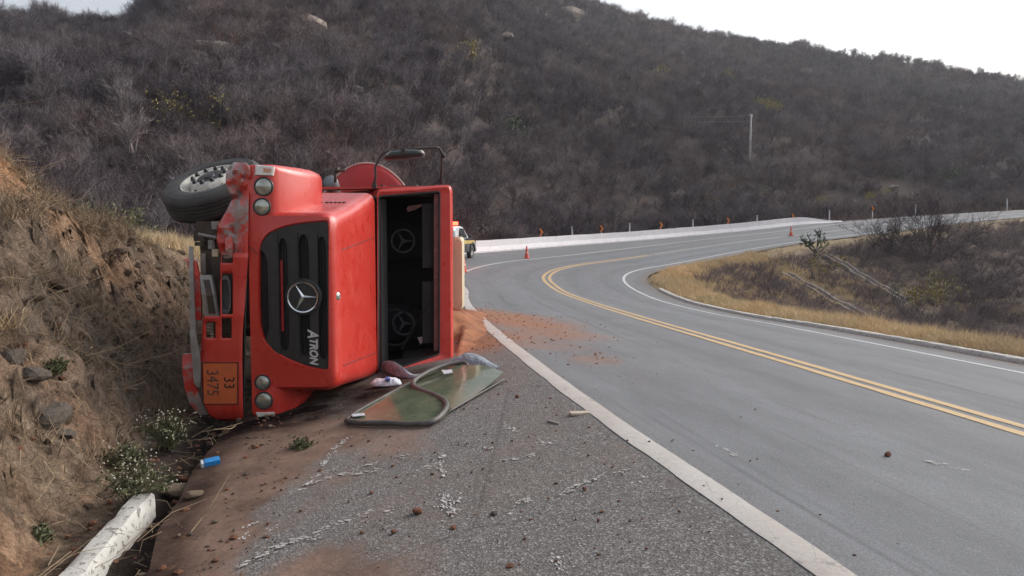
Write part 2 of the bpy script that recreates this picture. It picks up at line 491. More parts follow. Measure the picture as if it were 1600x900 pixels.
# ------------------------------------------------------------------ ground materials
def earth_mat(name, near):
    t = NT(name)
    n1 = t.noise(.35, 5, .6); n2 = t.noise(2.2, 6, .65); n3 = t.noise(14, 5, .7)
    brown = t.ramp(n2, [(.30, (.080, .056, .041)), (.5, (.160, .115, .081)), (.72, (.285, .215, .155))])
    orange = t.ramp(n3, [(.3, (.26, .115, .052)), (.7, (.42, .215, .105))])
    c = t.mix(t.attr('orange'), brown, orange)
    grey = t.ramp(n2, [(.3, (.10, .082, .070)), (.7, (.21, .175, .145))])
    c = t.mix(t.ramp(n1, [(.48, 0.0), (.62, .65)]), c, grey)
    scrub = t.ramp(n2, [(.3, (.046, .034, .032)), (.7, (.080, .060, .056))])
    c = t.mix(t.attr('scrub'), c, scrub)
    dry = t.ramp(n3, [(.3, (.22, .165, .10)), (.7, (.36, .28, .17))])
    c = t.mix(t.attr('dry'), c, dry)
    wet_shade = t.math('MULTIPLY', t.attr('wet_shade'), t.ramp(n2, [(.25, .6), (.6, 1.0)]))
    c = t.mix(wet_shade, c, (.012, .009, .009))  # oil-wet earth, shade under the truck painted in as well
    v = t.ramp(t.vor(30), [(.0, .72), (.5, 1.12)])
    c = t.mix(.8, c, v, 'MULTIPLY')
    n4 = t.noise(55, 5, .8); n5 = t.noise(7, 7, .75, dist=.8)
    c = t.mix(.85, c, t.ramp(n4, [(.32, .45), (.5, .95), (.68, 1.6)]), 'MULTIPLY')
    c = t.mix(.8, c, t.ramp(n5, [(.36, .34), (.5, 1.0), (.64, 1.5)]), 'MULTIPLY')
    t.col(c).set(Roughness=.95, Specular_IOR_Level=.15)
    h = t.math('ADD', t.math('ADD', t.math('MULTIPLY', n5, .6), t.math('MULTIPLY', n3, .35)), t.math('MULTIPLY', n4, .16))
    t.bump(h, 1.0, .07)
    return t.m
M['earth'] = earth_mat('earth', True)

def ramp_axis(parts):
    out = []
    for a, b, st in parts: out.append(np.arange(a, b, st))
    return np.concatenate(out + [[parts[-1][1]]])
def grow(a, b, st, g=1.18):
    o = [a]; s = st
    while o[-1] < b: o.append(o[-1] + s); s *= g
    return np.array(o)
xs = np.concatenate([-grow(300, 650, 8)[::-1], np.arange(-296, -60, 4.), np.arange(-60, -14, 1.5), np.arange(-14, 12, .3), np.arange(12, 75, .6), np.arange(75, 300, 4.), grow(300, 650, 8)])
ys = np.concatenate([-grow(40, 260, 6)[::-1], np.arange(-38, 0, 1.5), np.arange(0, 30, .3), np.arange(30, 95, .5), np.arange(95, 345, 3.), grow(345, 800, 8)])
GX, GY = np.meshgrid(xs, ys)
GZ = height(GX, GY)
PATCH = (-9.0, -1.6, 2.2, 14.6)          # x0 x1 y0 y1 of the finely built bank
cx = .5 * (GX[:-1, :-1] + GX[1:, 1:]); cy = .5 * (GY[:-1, :-1] + GY[1:, 1:])
inp = (GX > PATCH[0] + .1) & (GX < PATCH[1] - .1) & (GY > PATCH[2] + .1) & (GY < PATCH[3] - .1)
GZ = np.where(inp, GZ - .12, GZ)
allin = inp[:-1, :-1] & inp[1:, 1:] & inp[:-1, 1:] & inp[1:, :-1]
def truck_wet_shade(X, Y):
    """oil soaked dirt, with painted shade, along the underside of the overturned truck"""
    g = lambda x, y, a, b: np.exp(-((X - x) / a) ** 2 - ((Y - y) / b) ** 2)
    return np.clip(1.6 * g(-2.45, 6.95, .62, .46) + 1.5 * g(-1.95, 7.3, .50, .42) + 1.4 * g(-1.45, 7.85, .42, .40) + .8 * g(-1.05, 8.5, .4, .35) + .9 * g(-2.75, 6.4, .3, .45), 0, 1)
def ground_attrs(X, Y):
    I, t = nearest(X, Y); t = t.reshape(X.shape); I = I.reshape(X.shape)
    d = t - 4.75
    hl = hill(X.ravel(), Y.ravel()).reshape(X.shape)
    nz = fbm(X / 1.7, Y / 1.7, 4, 21); nz2 = fbm(X / 5., Y / 5., 3, 31)
    scrub = np.clip(hl / 1.5, 0, 1)
    scrub = np.maximum(scrub, sstep(1.8, 3.2, d + (nz - .5) * 3) * .75)
    scrub = np.maximum(scrub, ((t < -8.0) & (BEND[I] > .5)) * 1.0)
    dry = sstep(2.6, .8, d + (nz - .5) * 3) * (d > -.3) * .9
    dry = np.maximum(dry, .3 * sstep(.5, .62, nz2) * (d > 1.5) * (hl < .1) * (Y < 45))
    q = -t - 7.3
    top = sstep(1.8, 2.8, q) * (BEND[I] < .5) * (hl < 1) * sstep(.35, .6, nz)
    dry = np.maximum(dry, top * .55)
    orange = np.exp(-(((X + 7.3) / 1.2) ** 2 + ((Y - 9.1) / 2.3) ** 2) ** 1.5) * .95
    orange = np.maximum(orange, sstep(.55, .72, fbm(X / 1.1, Y / 1.1, 4, 41)) * .3 * (q > 0) * (q < 3))
    orange = np.maximum(orange, .5 * ((q < -.7) & (t < 0) & (BEND[I] < .5)))
    wet_shade = np.exp(-((-t - 6.8) / .26) ** 2) * sstep(13, 9, Y) * (BEND[I] < .5) * sstep(2.5, 4.0, Y)
    wet_shade = np.maximum(wet_shade, truck_wet_shade(X, Y)); wet_shade = np.clip(wet_shade * (.6 + 1.1 * nz), 0, 1)
    return dict(scrub=scrub, dry=dry, orange=orange, wet_shade=wet_shade)
ground = grid_obj('ground', GX, GY, GZ, M['earth'], ground_attrs(GX, GY), mask=~allin, kind='structure')
# fine patch: the cut slope beside the overturned truck
px = np.arange(PATCH[0], PATCH[1] + .01, .04); py = np.concatenate([np.arange(PATCH[2], 10, .04), np.arange(10, PATCH[3] + .01, .08)])
BX, BY = np.meshgrid(px, py)
BZ = height(BX, BY)
Ib, tb = nearest(BX, BY); tb = tb.reshape(BX.shape)
qb = -tb - 7.3
amt = sstep(.0, .5, qb) * sstep(PATCH[0], PATCH[0] + .5, BX) * sstep(PATCH[3], PATCH[3] - .6, BY) * sstep(PATCH[2], PATCH[2] + .3, BY)
rel = BZ
# strata: ledges dipping along y, broken by noise
w1 = fbm(BX * .9, BY * .9, 4, 50)
st = (rel * 1.0 + .35 * BY * .3 + (w1 - .5) * 1.5) * 3.4
led = (st - np.floor(st)); led = np.where(led < .75, led / .75 * .35, .35 + (led - .75) / .25 * .65)
ridg = 1 - np.abs(fbm(BX * 2.2, BY * 1.5, 5, 60) * 2 - 1)
big = fbm(BX * .75, BY * .6, 3, 70) - .5
fine = fbm(BX * 7, BY * 7, 4, 80) - .5
vfine = fbm(BX * 17, BY * 17, 3, 90) - .5
rockm = sstep(.45, .62, fbm(BX * .5, BY * .5, 3, 55) + .25 * sstep(6.0, 8.0, BY))
calm = 1 - .75 * np.exp(-(((BX + 6.9) / 1.25) ** 2 + ((BY - 8.9) / 2.3) ** 2) ** 1.5)
disp = calm * 1.0 * (big * .55 + (led - .4) * .30 * (.35 + .65 * rockm) + (ridg - .6) * .40 + fine * .26 + vfine * .11)
# small relief on the flat strip (clods)
flat = (1 - amt) * sstep(PATCH[3], PATCH[3] - .4, BY)
BZ2 = BZ + disp * amt + (fine * .05 + vfine * .03) * (1 - sstep(0, .5, qb)) * (qb > -1.5) * flat
BX2 = BX - (led - .4) * .12 * amt * rockm + (fbm(BX * 5, BY * 5, 3, 95) - .5) * .10 * amt
BY2 = BY + (fbm(BX * 5, BY * 5, 3, 97) - .5) * .10 * amt
bank_o = grid_obj('earth_bank', BX2, BY2, BZ2, M['earth'], ground_attrs(BX, BY), kind='structure')
def bank_z(x, y):
    j = int(np.clip(np.searchsorted(py, y), 0, len(py) - 1)); i = int(np.clip(np.searchsorted(px, x), 0, len(px) - 1))
    return float(BZ2[j, i])
def bank_hit(u, v):
    d = ray(u, v)
    for Y in np.arange(2.4, 14.4, .02):
        k = Y / d[1]; x = d[0] * k; z = CAMH + d[2] * k
        if PATCH[0] < x < PATCH[1] and z < bank_z(x, Y): return Vector((x, Y, bank_z(x, Y)))
    return ground_hit(u, v)

# ------------------------------------------------------------------ pavement
def asphalt_mat():
    t = NT('worn_asphalt')
    sh = t.attr('shoulder')
    streak = t.noise(1.0, 4, .6, vec=t.scalevec('UV', (1.6, .05, 1)))
    patch = t.noise(.25, 4, .6)
    gr = t.noise(90, 4, .75); agg = t.vor(95, out='Color')
    n = t.N('ShaderNodeSeparateColor'); t.L(agg, n.inputs[0]); aggv = n.outputs[0]
    lane = t.ramp(t.math('ADD', t.math('MULTIPLY', streak, .65), t.math('MULTIPLY', patch, .35)), [(.32, (.140, .147, .157)), (.68, (.190, .197, .208))])
    lane = t.mix(.75, lane, t.ramp(gr, [(.28, .5), (.5, 1.0), (.70, 1.6)]), 'MULTIPLY')
    shl = t.ramp(aggv, [(.0, (.110, .102, .098)), (.45, (.158, .147, .141)), (.85, (.205, .192, .184)), (1.0, (.34, .33, .32))])
    shl = t.mix(.6, shl, t.ramp(t.noise(30, 6, .75), [(.3, .7), (.7, 1.3)]), 'MULTIPLY')
    trk = t.ramp(t.attr('track'), [(0, 1.0), (1, .84)])
    lane = t.mix(1.0, lane, trk, 'MULTIPLY')
    lane = t.mix(1.0, lane, t.ramp(t.noise(3.0, 7, .75, vec=t.scalevec('UV', (1.2, .35, 1))), [(.36, .88), (.64, 1.10)]), 'MULTIPLY')
    sk = t.ramp(t.noise(1.0, 6, .65, vec=t.scalevec('UV', (5.0, .12, 1))), [(.57, 0.0), (.68, .55)])
    lane = t.mix(sk, lane, (.060, .062, .066))
    c = t.mix(sh, lane, shl)
    crk = t.ramp(t.vor(.55, feature='DISTANCE_TO_EDGE', vec=t.mix(.25, t.tc.outputs['Object'], t.N('ShaderNodeTexNoise').outputs['Color'])), [(.0, 1.0), (.006, 0.0)])
    c = t.mix(t.math('MULTIPLY', crk, t.math('MULTIPLY', sh, .35)), c, (.04, .036, .034))
    dn = t.noise(2.2, 7, .7); fn = t.noise(26, 5, .75)
    dirtc = t.ramp(t.math('ADD', t.math('MULTIPLY', fn, .45), t.math('MULTIPLY', t.noise(70, 4, .8), .55)), [(.3, (.120, .074, .055)), (.5, (.185, .122, .094)), (.72, (.29, .20, .158))])
    dirtc = t.mix(1.0, dirtc, t.ramp(t.noise(1.7, 5, .7), [(.34, .62), (.5, 1.0), (.68, 1.4)]), 'MULTIPLY')
    k = t.math('ADD', t.attr('dirt'), t.math('MULTIPLY', t.math('SUBTRACT', t.math('ADD', t.math('MULTIPLY', dn, .65), t.math('MULTIPLY', fn, .35)), .5), 1.5))
    kk = t.ramp(k, [(.35, 0.0), (.75, 1.0)])
    kk = t.math('MULTIPLY', kk, t.math('MULTIPLY', t.attr('dirt'), 1.35, True), True)
    c = t.mix(kk, c, dirtc)
    sn = t.noise(1.6, 6, .7, vec=t.scalevec('Object', (.6, 1.3, 1)))
    s2 = t.math('ADD', t.attr('sand'), t.math('MULTIPLY', t.math('SUBTRACT', t.math('ADD', t.math('MULTIPLY', sn, .7), t.math('MULTIPLY', fn, .3)), .5), 1.1))
    s3 = t.math('MULTIPLY', t.ramp(s2, [(.28, 0.0), (.8, .95)]), t.math('MULTIPLY', t.attr('sand'), 2.2, True), True)
    c = t.mix(s3, c, t.ramp(fn, [(.3, (.20, .092, .052)), (.7, (.33, .170, .098))]))
    wt = t.math('MULTIPLY', t.attr('wet_shade'), t.ramp(dn, [(.3, .55), (.55, 1.0)]))
    c = t.mix(wt, c, (.014, .009, .009))  # near-black for the oil stain and the painted shade beneath the truck
    t.col(c).set(Roughness=.85, Specular_IOR_Level=.3)
    rr = t.mix(wt, t.ramp(streak, [(.3, .72), (.7, .9)]), (.95, .95, .95)); t.L(rr, t.b.inputs['Roughness'])
    t.L(t.math('MULTIPLY', t.math('SUBTRACT', 1.0, wt, True), t.math('ADD', .10, t.math('MULTIPLY', t.math('SUBTRACT', 1.0, sh), .2))), t.b.inputs['Specular IOR Level'])
    hgt = t.math('ADD', t.math('MULTIPLY', t.math('MULTIPLY', t.vor(95), t.math('SUBTRACT', 1.0, kk, True)), t.math('ADD', t.math('MULTIPLY', sh, .8), .25)), t.math('MULTIPLY', t.noise(110, 5, .8), .5))
    t.bump(hgt, .55, .006)
    return t.m
M['asphalt'] = asphalt_mat()
def sand_mask(X, Y):
    m = np.zeros_like(X)
    for (u, v, r, a) in SANDB:
        p = SANDP[(u, v)]
        m = np.maximum(m, a * np.exp(-(((X - p[0]) / r) ** 2 + ((Y - p[1]) / (r * 1.25)) ** 2)))
    return m
SANDB = [(728, 492, 1.3, 1.0), (775, 495, 1.3, .95), (820, 505, 1.2, .85), (870, 520, 1.1, .68), (775, 525, .9, .8), (845, 540, .8, .5), (900, 545, .8, .45), (930, 563, .45, .6), (1000, 590, .55, .35), (740, 540, .7, .85), (880, 500, 1.0, .38)]
SANDP = {(u, v): ground_hit(u, v) for u, v, _, _ in SANDB}
i_idx = np.nonzero((CL[:, 1] > -12) & (SS < SS[np.argmin(np.abs(CL[:, 0] - 155))]))[0]
def strip_xyz(i, T, lift=0.0):
    """i (n,), T (n,m) offsets -> X,Y,Z"""
    X = CL[i, 0][:, None] + NR[i, 0][:, None] * T; Y = CL[i, 1][:, None] + NR[i, 1][:, None] * T
    n, m = T.shape
    Z = zroad(np.repeat(i, m), T.ravel()).reshape(n, m) + lift
    return X, Y, Z
fi = []
# split each 0.5 m step near the camera for a fine mask
tt = np.concatenate([np.linspace(0, .36, 14), np.linspace(.38, .62, 7)[0:0], np.linspace(.39, 1, 22)])
L_ = -tleft(i_idx)
edge_wob = (fbm(SS[i_idx] * 1.3, SS[i_idx] * 0 + 3, 3, 4) - .5) * .6 * (1 - BEND[i_idx])
L_ = L_ + edge_wob
_a = np.linspace(0, 1, 22); _b = np.linspace(0, 1, 26)[1:]
T = np.concatenate([L_[:, None] + (-WL - L_)[:, None] * _a[None, :], -WL + (4.45 + WL) * np.repeat(_b[None, :], len(L_), 0)], 1)
RX, RY, RZ = strip_xyz(i_idx, T)
sub = 3
def densify(A):
    n = len(A); q = np.linspace(0, n - 1, (n - 1) * sub + 1)
    lo = np.floor(q).astype(int).clip(0, n - 2); f = (q - lo)[:, None]
    return A[lo] * (1 - f) + A[lo + 1] * f
RX, RY, RZ, T = map(densify, (RX, RY, RZ, T))
RS = densify(np.repeat(SS[i_idx][:, None], T.shape[1], 1)); RB = densify(np.repeat(BEND[i_idx][:, None], T.shape[1], 1))
nzr = fbm(RX * .8, RY * .8, 4, 12)
shoulder = sstep(-3.45, -3.75, T) * (1 - .75 * RB)
shoulder = np.maximum(shoulder, sstep(3.7, 4.1, T) * .8)
dirt = sstep(-4.5, -6.4, T + (nzr - .5) * 1.9) * (1 - RB) * 1.0
dirt = np.maximum(dirt, .42 * (T < -3.6) * (1 - RB) * sstep(.35, .6, nzr))
dirt = np.maximum(dirt, .75 * np.exp(-(((RX + 1.0) / 1.3) ** 2 + ((RY - 7.6) / 1.6) ** 2)))
dirt = np.maximum(dirt, .5 * sstep(3.75, 4.3, T + (nzr - .5) * .5))
dirt = np.maximum(dirt, .45 * sstep(-7.3, -8.3, T + (nzr - .5)) * RB)
for u_, v_ in ((400, 885), (440, 850), (490, 826), (470, 765), (520, 725), (430, 800)):
    p_ = ground_hit(u_, v_); dirt = dirt * (1 - .62 * np.exp(-((RX - p_.x) ** 2 + (RY - p_.y) ** 2) / .20 ** 2))
sand = sand_mask(RX, RY)
track = sum(np.exp(-((T - c_) / .34) ** 2) for c_ in (-2.7, -1.0, .95, 2.55))
wet_shade = truck_wet_shade(RX, RY)
wet_shade = np.maximum(wet_shade, .9 * sstep(-6.38, -6.62, T + (nzr - .5) * .25) * (RY < 9) * (RY > 1) * (1 - RB))
wet_shade = np.clip(wet_shade * (.65 + .8 * nzr) - .05, 0, 1)
road = grid_obj('road', RX, RY, RZ, M['asphalt'], dict(shoulder=shoulder, dirt=dirt, sand=sand, wet_shade=wet_shade, track=track), uv=(T, RS), kind='structure')

# painted lines: sheets 4 mm above the asphalt, worn at their edges
def line_mat(name, c, dusty):
    t = NT(name)
    a = t.noise(7, 6, .7); b = t.noise(45, 4, .7)
    base = t.ramp(b, [(.3, tuple(q * .78 for q in c)), (.7, c)])
    if dusty: base = t.mix(t.ramp(t.noise(.5, 4, .6), [(.35, 0.0), (.7, .35)]), base, (.33, .27, .23)); base = t.mix(t.ramp(t.noise(.9, 5, .65), [(.4, 0.0), (.75, .5)]), base, (.30, .22, .17))
    wear = t.ramp(t.math('ADD', t.math('MULTIPLY', a, .6), t.math('MULTIPLY', b, .4)), [(.56, 0.0), (.66, .75)])
    c2 = t.mix(wear, base, (.12, .115, .115))
    crack = t.ramp(t.vor(5.5, feature='DISTANCE_TO_EDGE'), [(0, .4), (.012, 0.0)])
    c2 = t.mix(crack, c2, (.15, .13, .12))
    t.col(c2).set(Roughness=.75)
    t.bump(b, .4, .006)
    return t.m
M['white_line'] = line_mat('worn_white_paint', (.56, .545, .52), True)
M['white_line_far'] = line_mat('white_paint', (.58, .58, .58), False)
M['yellow_line'] = line_mat('worn_yellow_paint', (.56, .385, .19), False)
M['pale_line'] = line_mat('faded_yellow_paint', (.42, .39, .34), False)
def line(t0, w, mat, y0=-9, ends=None):
    ii = i_idx
    if ends: ii = ii[(SS[ii] > ends[0]) & (SS[ii] < ends[1])]
    A = []
    n = len(ii); q = np.linspace(0, n - 1, (n - 1) * 6 + 1)
    wob = lambda sd: (fbm(q * 1.1, q * 0 + sd, 3, sd) - .5) * .028
    Tn = np.repeat(np.linspace(-w / 2, w / 2, 3)[None, :] + t0, n, 0)
    X, Y, Z = strip_xyz(ii, Tn, .005)
    lo = np.floor(q).astype(int).clip(0, n - 2); f = (q - lo)[:, None]
    X, Y, Z = [a[lo] * (1 - f) + a[lo + 1] * f for a in (X, Y, Z)]
    nrm = NR[ii][lo] * (1 - f) + NR[ii][lo + 1] * f
    for c_, sd in ((0, 5), (2, 6)):
        X[:, c_] += nrm[:, 0] * wob(sd + int(t0 * 10) % 7); Y[:, c_] += nrm[:, 1] * wob(sd + int(t0 * 10) % 7)
    return grid_obj('road_marking', X, Y, Z, mat, kind='structure')
sfar = SS[i_idx[-1]]
line(-WL, .17, M['white_line'])
line(WR, .12, M['white_line_far'])
sx_ = SS[np.argmin(np.abs(CL[:, 0] - 9) + (SS < 60) * 99)]
for o_ in (-.135, .135):
    line(o_, .14, M['yellow_line'], ends=(-1, sx_)); line(o_, .11, M['pale_line'], ends=(sx_ - .1, 999))

# scraped white marks on the shoulder (thin paint flakes)
STROKES = [[(372, 888), (425, 860), (478, 838), (520, 822), (548, 815)], [(410, 835), (432, 825)], [(452, 772), (500, 752), (545, 738), (590, 722)],
 [(480, 762), (492, 745), (520, 735)], [(505, 728), (520, 705), (545, 682)], [(690, 712), (687, 728), (694, 748)], [(692, 772), (700, 795), (722, 802)], [(720, 775), (708, 795), (700, 812)],
 [(688, 815), (694, 832)], [(870, 777), (905, 760), (938, 746)], [(963, 742), (978, 735)], [(985, 764), (1006, 750)], [(865, 868), (880, 896)], [(795, 808), (828, 776)],
 [(783, 722), (838, 712)], [(790, 664), (802, 676)], [(912, 683), (942, 676)], [(650, 736), (680, 728)], [(760, 800), (772, 812)], [(560, 806), (585, 800)], [(600, 804), (610, 800)], [(838, 690), (856, 697)], [(620, 716), (640, 712)],
 [(400, 872), (425, 858), (470, 845), (500, 842)], [(375, 845), (398, 818)], [(760, 700), (766, 706)], [(690, 790), (694, 800)], [(545, 742), (588, 738)], [(1130, 700), (1150, 712)], [(1450, 722), (1520, 738)]]
mk = MB()
for st_ in STROKES:
    P = [ground_hit(u, v) for u, v in st_]
    for a, b in zip(P[:-1], P[1:]):
        L = (b - a).length
        for k in range(int(L / .006) + 1):
            if rnd.random() < .2: continue
            p = a.lerp(b, rnd.random()) + Vector((rnd.gauss(0, .016), rnd.gauss(0, .022), 0))
            r_ = rnd.uniform(.003, .011) * (2 if rnd.random() < .08 else 1); n = rnd.randint(4, 6); z = surf(p.x, p.y) + .004
            dx, dy = (b - a).normalized().x, (b - a).normalized().y
            vs = []
            for j in range(n):
                an = 2 * math.pi * j / n + rnd.uniform(-.3, .3); rr_ = r_ * rnd.uniform(.5, 1.3)
                q1 = math.cos(an) * rr_ * rnd.uniform(1.0, 2.2); q2 = math.sin(an) * rr_ * .8
                vs.append((p.x + dx * q1 - dy * q2, p.y + dy * q1 + dx * q2, z + .0006 * (k % 4)))
            mk.add(vs, [tuple(range(n))])
M['scrape'] = simple('white_scraped_paint', (.40, .385, .37), .85, .25, 40)
tag(mk.build('scrape_marks', M['scrape']), kind='stuff')
#@@PART2
# ================================================================== overturned tanker truck
TX, TY, TZ = -3.43, 7.25, -.06
truck = tag(empty('tanker_truck', (TX, TY, TZ)), 'red tanker truck lying on its side against the earth bank with its windshield missing', 'truck')
_pm = {}
def piece(name, size, loc, mat, parent, rot=None):
    """a small box of its own; alike pieces share mesh data"""
    key = (name, tuple(round(q, 4) for q in size))
    if key not in _pm:
        o = MB().box((0, 0, 0), size).build(name, mat, parent); _pm[key] = o.data
    else:
        o = bpy.data.objects.new(name, _pm[key]); COL.objects.link(o); o.parent = parent
    o.location = loc
    if rot: o.rotation_euler = rot
    return o
def T(u, v, d=0.0):
    """truck-local point (height, depth, side) for a photo pixel at depth d behind the bumper"""
    p = pix(u, v, TY + d)
    return Vector((p[0] - TX, d, p[2] - TZ))
def rrect(h0, h1, a0, a1, r, n=5):
    P = []
    for (cx_, cy_, s0) in ((h1 - r, a1 - r, 0), (h0 + r, a1 - r, 90), (h0 + r, a0 + r, 180), (h1 - r, a0 + r, 270)):
        for k in range(n + 1):
            an = R(s0 + 90 * k / n); P.append((cx_ + r * math.cos(an), cy_ + r * math.sin(an)))
    return P
def radial(poly, c, n):
    """poly resampled at n equal angles round c (poly is star-shaped)"""
    out = []
    m = len(poly)
    for k in range(n):
        an = 2 * math.pi * k / n; dx, dy = math.cos(an), math.sin(an); best = 0
        for i in range(m):
            x1, y1 = poly[i][0] - c[0], poly[i][1] - c[1]; x2, y2 = poly[(i + 1) % m][0] - c[0], poly[(i + 1) % m][1] - c[1]
            ex, ey = x2 - x1, y2 - y1; den = dx * ey - dy * ex
            if abs(den) < 1e-12: continue
            tt_ = (x1 * ey - y1 * ex) / den; ss = (x1 * dy - y1 * dx) / den
            if tt_ > 0 and -1e-6 <= ss <= 1 + 1e-6: best = max(best, tt_)
        out.append((c[0] + dx * best, c[1] + dy * best))
    return out
def ring(P, d): return [(h, d, a) for h, a in P]
def poly_plate(poly, d0, d1, mb=None, mi=0):
    mb = mb or MB()
    n = len(poly)
    return mb.loft([ring(poly, d0), ring(poly, d1)], mi)
HC = (1.36, 1.12); HN = 180
GO = [(404, 400), (406, 385), (412, 372), (424, 362), (445, 354), (470, 349), (500, 346.2), (511, 345.3), (513, 349), (513, 400), (513, 462), (513, 520), (513, 574), (511, 578.3), (500, 576.5), (475, 571), (440, 556), (420, 541), (409, 525), (404, 500)]
go = [(T(u, v)[0], T(u, v)[2]) for u, v in GO]
def chaikin(P, n=1, keep=()):
    for _ in range(n):
        o = []
        for i in range(len(P)):
            a, b = P[i], P[(i + 1) % len(P)]
            o += [(a[0] * .75 + b[0] * .25, a[1] * .75 + b[1] * .25), (a[0] * .25 + b[0] * .75, a[1] * .25 + b[1] * .75)]
        P = o
    return P
gs = chaikin(go, 1)
def sc_poly(P, k, c=HC): return [(c[0] + (x - c[0]) * k, c[1] + (y - c[1]) * k) for x, y in P]
hood = MB()
hr = [ring(radial(gs, HC, HN), .07), ring(radial(gs, HC, HN), .004), ring(radial(sc_poly(gs, 1.018), HC, HN), -.010), ring(radial(sc_poly(gs, 1.05), HC, HN), -.006),
      ring(radial(rrect(.945, 1.722, .30, 1.93, .10), HC, HN), .0),
      ring(radial(rrect(.945, 1.75, .27, 1.955, .12), HC, HN), .03),
      ring(radial(rrect(.945, 1.768, .25, 1.97, .12), HC, HN), .09),
      ring(radial(rrect(.945, 1.777, .24, 1.98, .12), HC, HN), .20)]
for k in range(1, 9):
    f = k / 8.0
    hr.append(ring(radial(rrect(.945, 1.777 + (1.888 - 1.777) * f, .24 - .115 * f ** 1.2, 1.98 + .235 * f ** 1.2, .12 - .02 * f), HC, HN), .20 + 1.22 * f))
hood.loft(hr, 0, False, False)
hood_o = hood.build('hood', M['red'], truck, smooth=True, angle=40)
# seams of the hood skin: narrow dark gaps
def seam(pts, parent, r=.004, name='panel_gap', mat='black_plastic'):
    return MB().tube(pts, r, 5).build(name, M[mat], parent)
def hood_pt(f, a):
    return Vector((1.777 + .111 * f + .001, .20 + 1.22 * f, a))
seam([hood_pt(0, 1.60), hood_pt(.5, 1.66), hood_pt(.98, 1.72)], hood_o)
seam([hood_pt(0, .47), hood_pt(.5, .44), hood_pt(.98, .41)], hood_o)
# hood side vents (five small slots)
vm = MB()
for k in range(5):
    p = T(511 + k * 6.6, 306.5, .80)
    f = (p[1] - .20) / 1.22
    vm.box((p[0], p[1] + .0, 1.98 + .235 * f ** 1.2 + .004), (.026, .05, .012), rot=(R(11), 0, 0))
vm.build('hood_vent', M['black_plastic'], hood_o)
bd = T(533, 463, .06)
m4 = Matrix.Translation((1.762, .075, bd[2])) @ Matrix.Rotation(R(62), 4, 'Z') @ Matrix.Rotation(R(90), 4, 'X')
MB().lathe([(.0, .012), (.03, .010), (.042, .002), (.043, -.01)], 20, m4).build('hood_badge', M['lamp'], hood_o, smooth=True)

# ---- grille
grille_back = MB().add([(x, .068, y) for x, y in radial(sc_poly(gs, .995), HC, HN)], [tuple(range(HN))])
grille = grille_back.build('grille', M['grille_mesh'], truck)
gm = MB()      # fine honeycomb rows behind the bars
for k in range(46):
    a = go[8][1] + (1.83 - go[8][1]) * (k + .5) / 46
    gm.box((1.36, .060, a), (.68, .008, .008))
for k in range(22):
    gm.box((1.02 + .68 * k / 21, .058, 1.1), (.006, .006, 1.36))
mesh_o = gm.build('grille_mesh', M['black_plastic'], grille)
# grille face plate with four long slots
def slot(u0, u1, v0, v1, d=0.0, n=8, r0=1.0):
    h0, h1 = T(u0, 450, d)[0], T(u1, 450, d)[0]; a1, a0 = T(450, v0, d)[2], T(450, v1, d)[2]
    r = (h1 - h0) / 2 * r0 * .98; rl = min(r * 2.4, (a1 - a0) / 2)
    P = []
    for (cx_, cy_, s0) in ((h1 - r, a1 - rl, 0), (h0 + r, a1 - rl, 90), (h0 + r, a0 + rl, 180), (h1 - r, a0 + rl, 270)):
        for k in range(n + 1):
            an = R(s0 + 90 * k / n); P.append((cx_ + r * math.cos(an), cy_ + rl * math.sin(an)))
    return P
plate = MB().loft([ring(radial(sc_poly(gs, .998), HC, HN), .012), ring(radial(sc_poly(gs, .998), HC, HN), .036)])
po = plate.build('grille_plate', M['black_plastic'], grille)
cut = MB()
for (u0, u1, v0, v1) in ((398, 418, 392, 531), (436, 449.5, 372, 548), (467, 482.5, 366, 556), (496.5, 510, 370, 562)):
    cut.loft([ring(slot(u0, u1, v0, v1), -.05), ring(slot(u0, u1, v0, v1), .12)])
co = cut.build('cutter', M['dark'], truck)
bm_ = po.modifiers.new('slots', 'BOOLEAN'); bm_.operation = 'DIFFERENCE'; bm_.object = co; bm_.solver = 'EXACT'
bpy.context.view_layer.update()
dg = bpy.context.evaluated_depsgraph_get()
nm = bpy.data.meshes.new_from_object(po.evaluated_get(dg))
po.modifiers.clear(); po.data = nm; nm.name = 'grille_plate'
bpy.data.objects.remove(co)
# raised ribs on the bars
for u in (427, 458, 489.5):
    c0, c1 = T(u, 362, 0), T(u, 560, 0)
    piece('grille_bar', (.075, .014, c0[2] - c1[2] - .02), (c0[0], .006, (c0[2] + c1[2]) / 2), M['black_plastic'], grille)
rp = T(438.5, 463); MB().box((rp[0], .050, rp[2]), (.022, .01, .68)).build('red_cross_member', M['tank_red'], grille)
# star emblem
def star(parent, c, r, mat, ring_r, thick=.008, arm=.11, name='emblem', tilt=0):
    mb = MB()
    cv = Vector(c)
    n = 40
    rings = []
    for k in range(n):
        an = 2 * math.pi * k / n; rings.append((math.cos(an), math.sin(an)))
    # torus-like flat ring
    prof = [(r, 0), (r - ring_r * .3, -thick), (r - ring_r, -thick * .6), (r - ring_r, thick * .3)]
    mb.loft([[cv + Vector((x * q, dz, y * q)) for x, y in rings] for q, dz in prof], 0, False, False)
    for k in range(3):
        an = 2 * math.pi * k / 3 + tilt
        d1 = Vector((math.cos(an), 0, math.sin(an))); d2 = Vector((-math.sin(an), 0, math.cos(an)))
        tip = cv + d1 * (r - ring_r * .5)
        a3, b3 = cv + d2 * arm * r + d1 * arm * r * .58, cv - d2 * arm * r + d1 * arm * r * .58
        c_top = cv + Vector((0, -thick * 1.6, 0)); tp = tip + Vector((0, -thick * .5, 0))
        mb.add([cv, a3, tip, b3, c_top, tp], [(4, 5, 1), (5, 4, 3), (5, 2, 1), (5, 3, 2), (4, 1, 0), (4, 0, 3)])
    return mb.build(name, mat, parent)
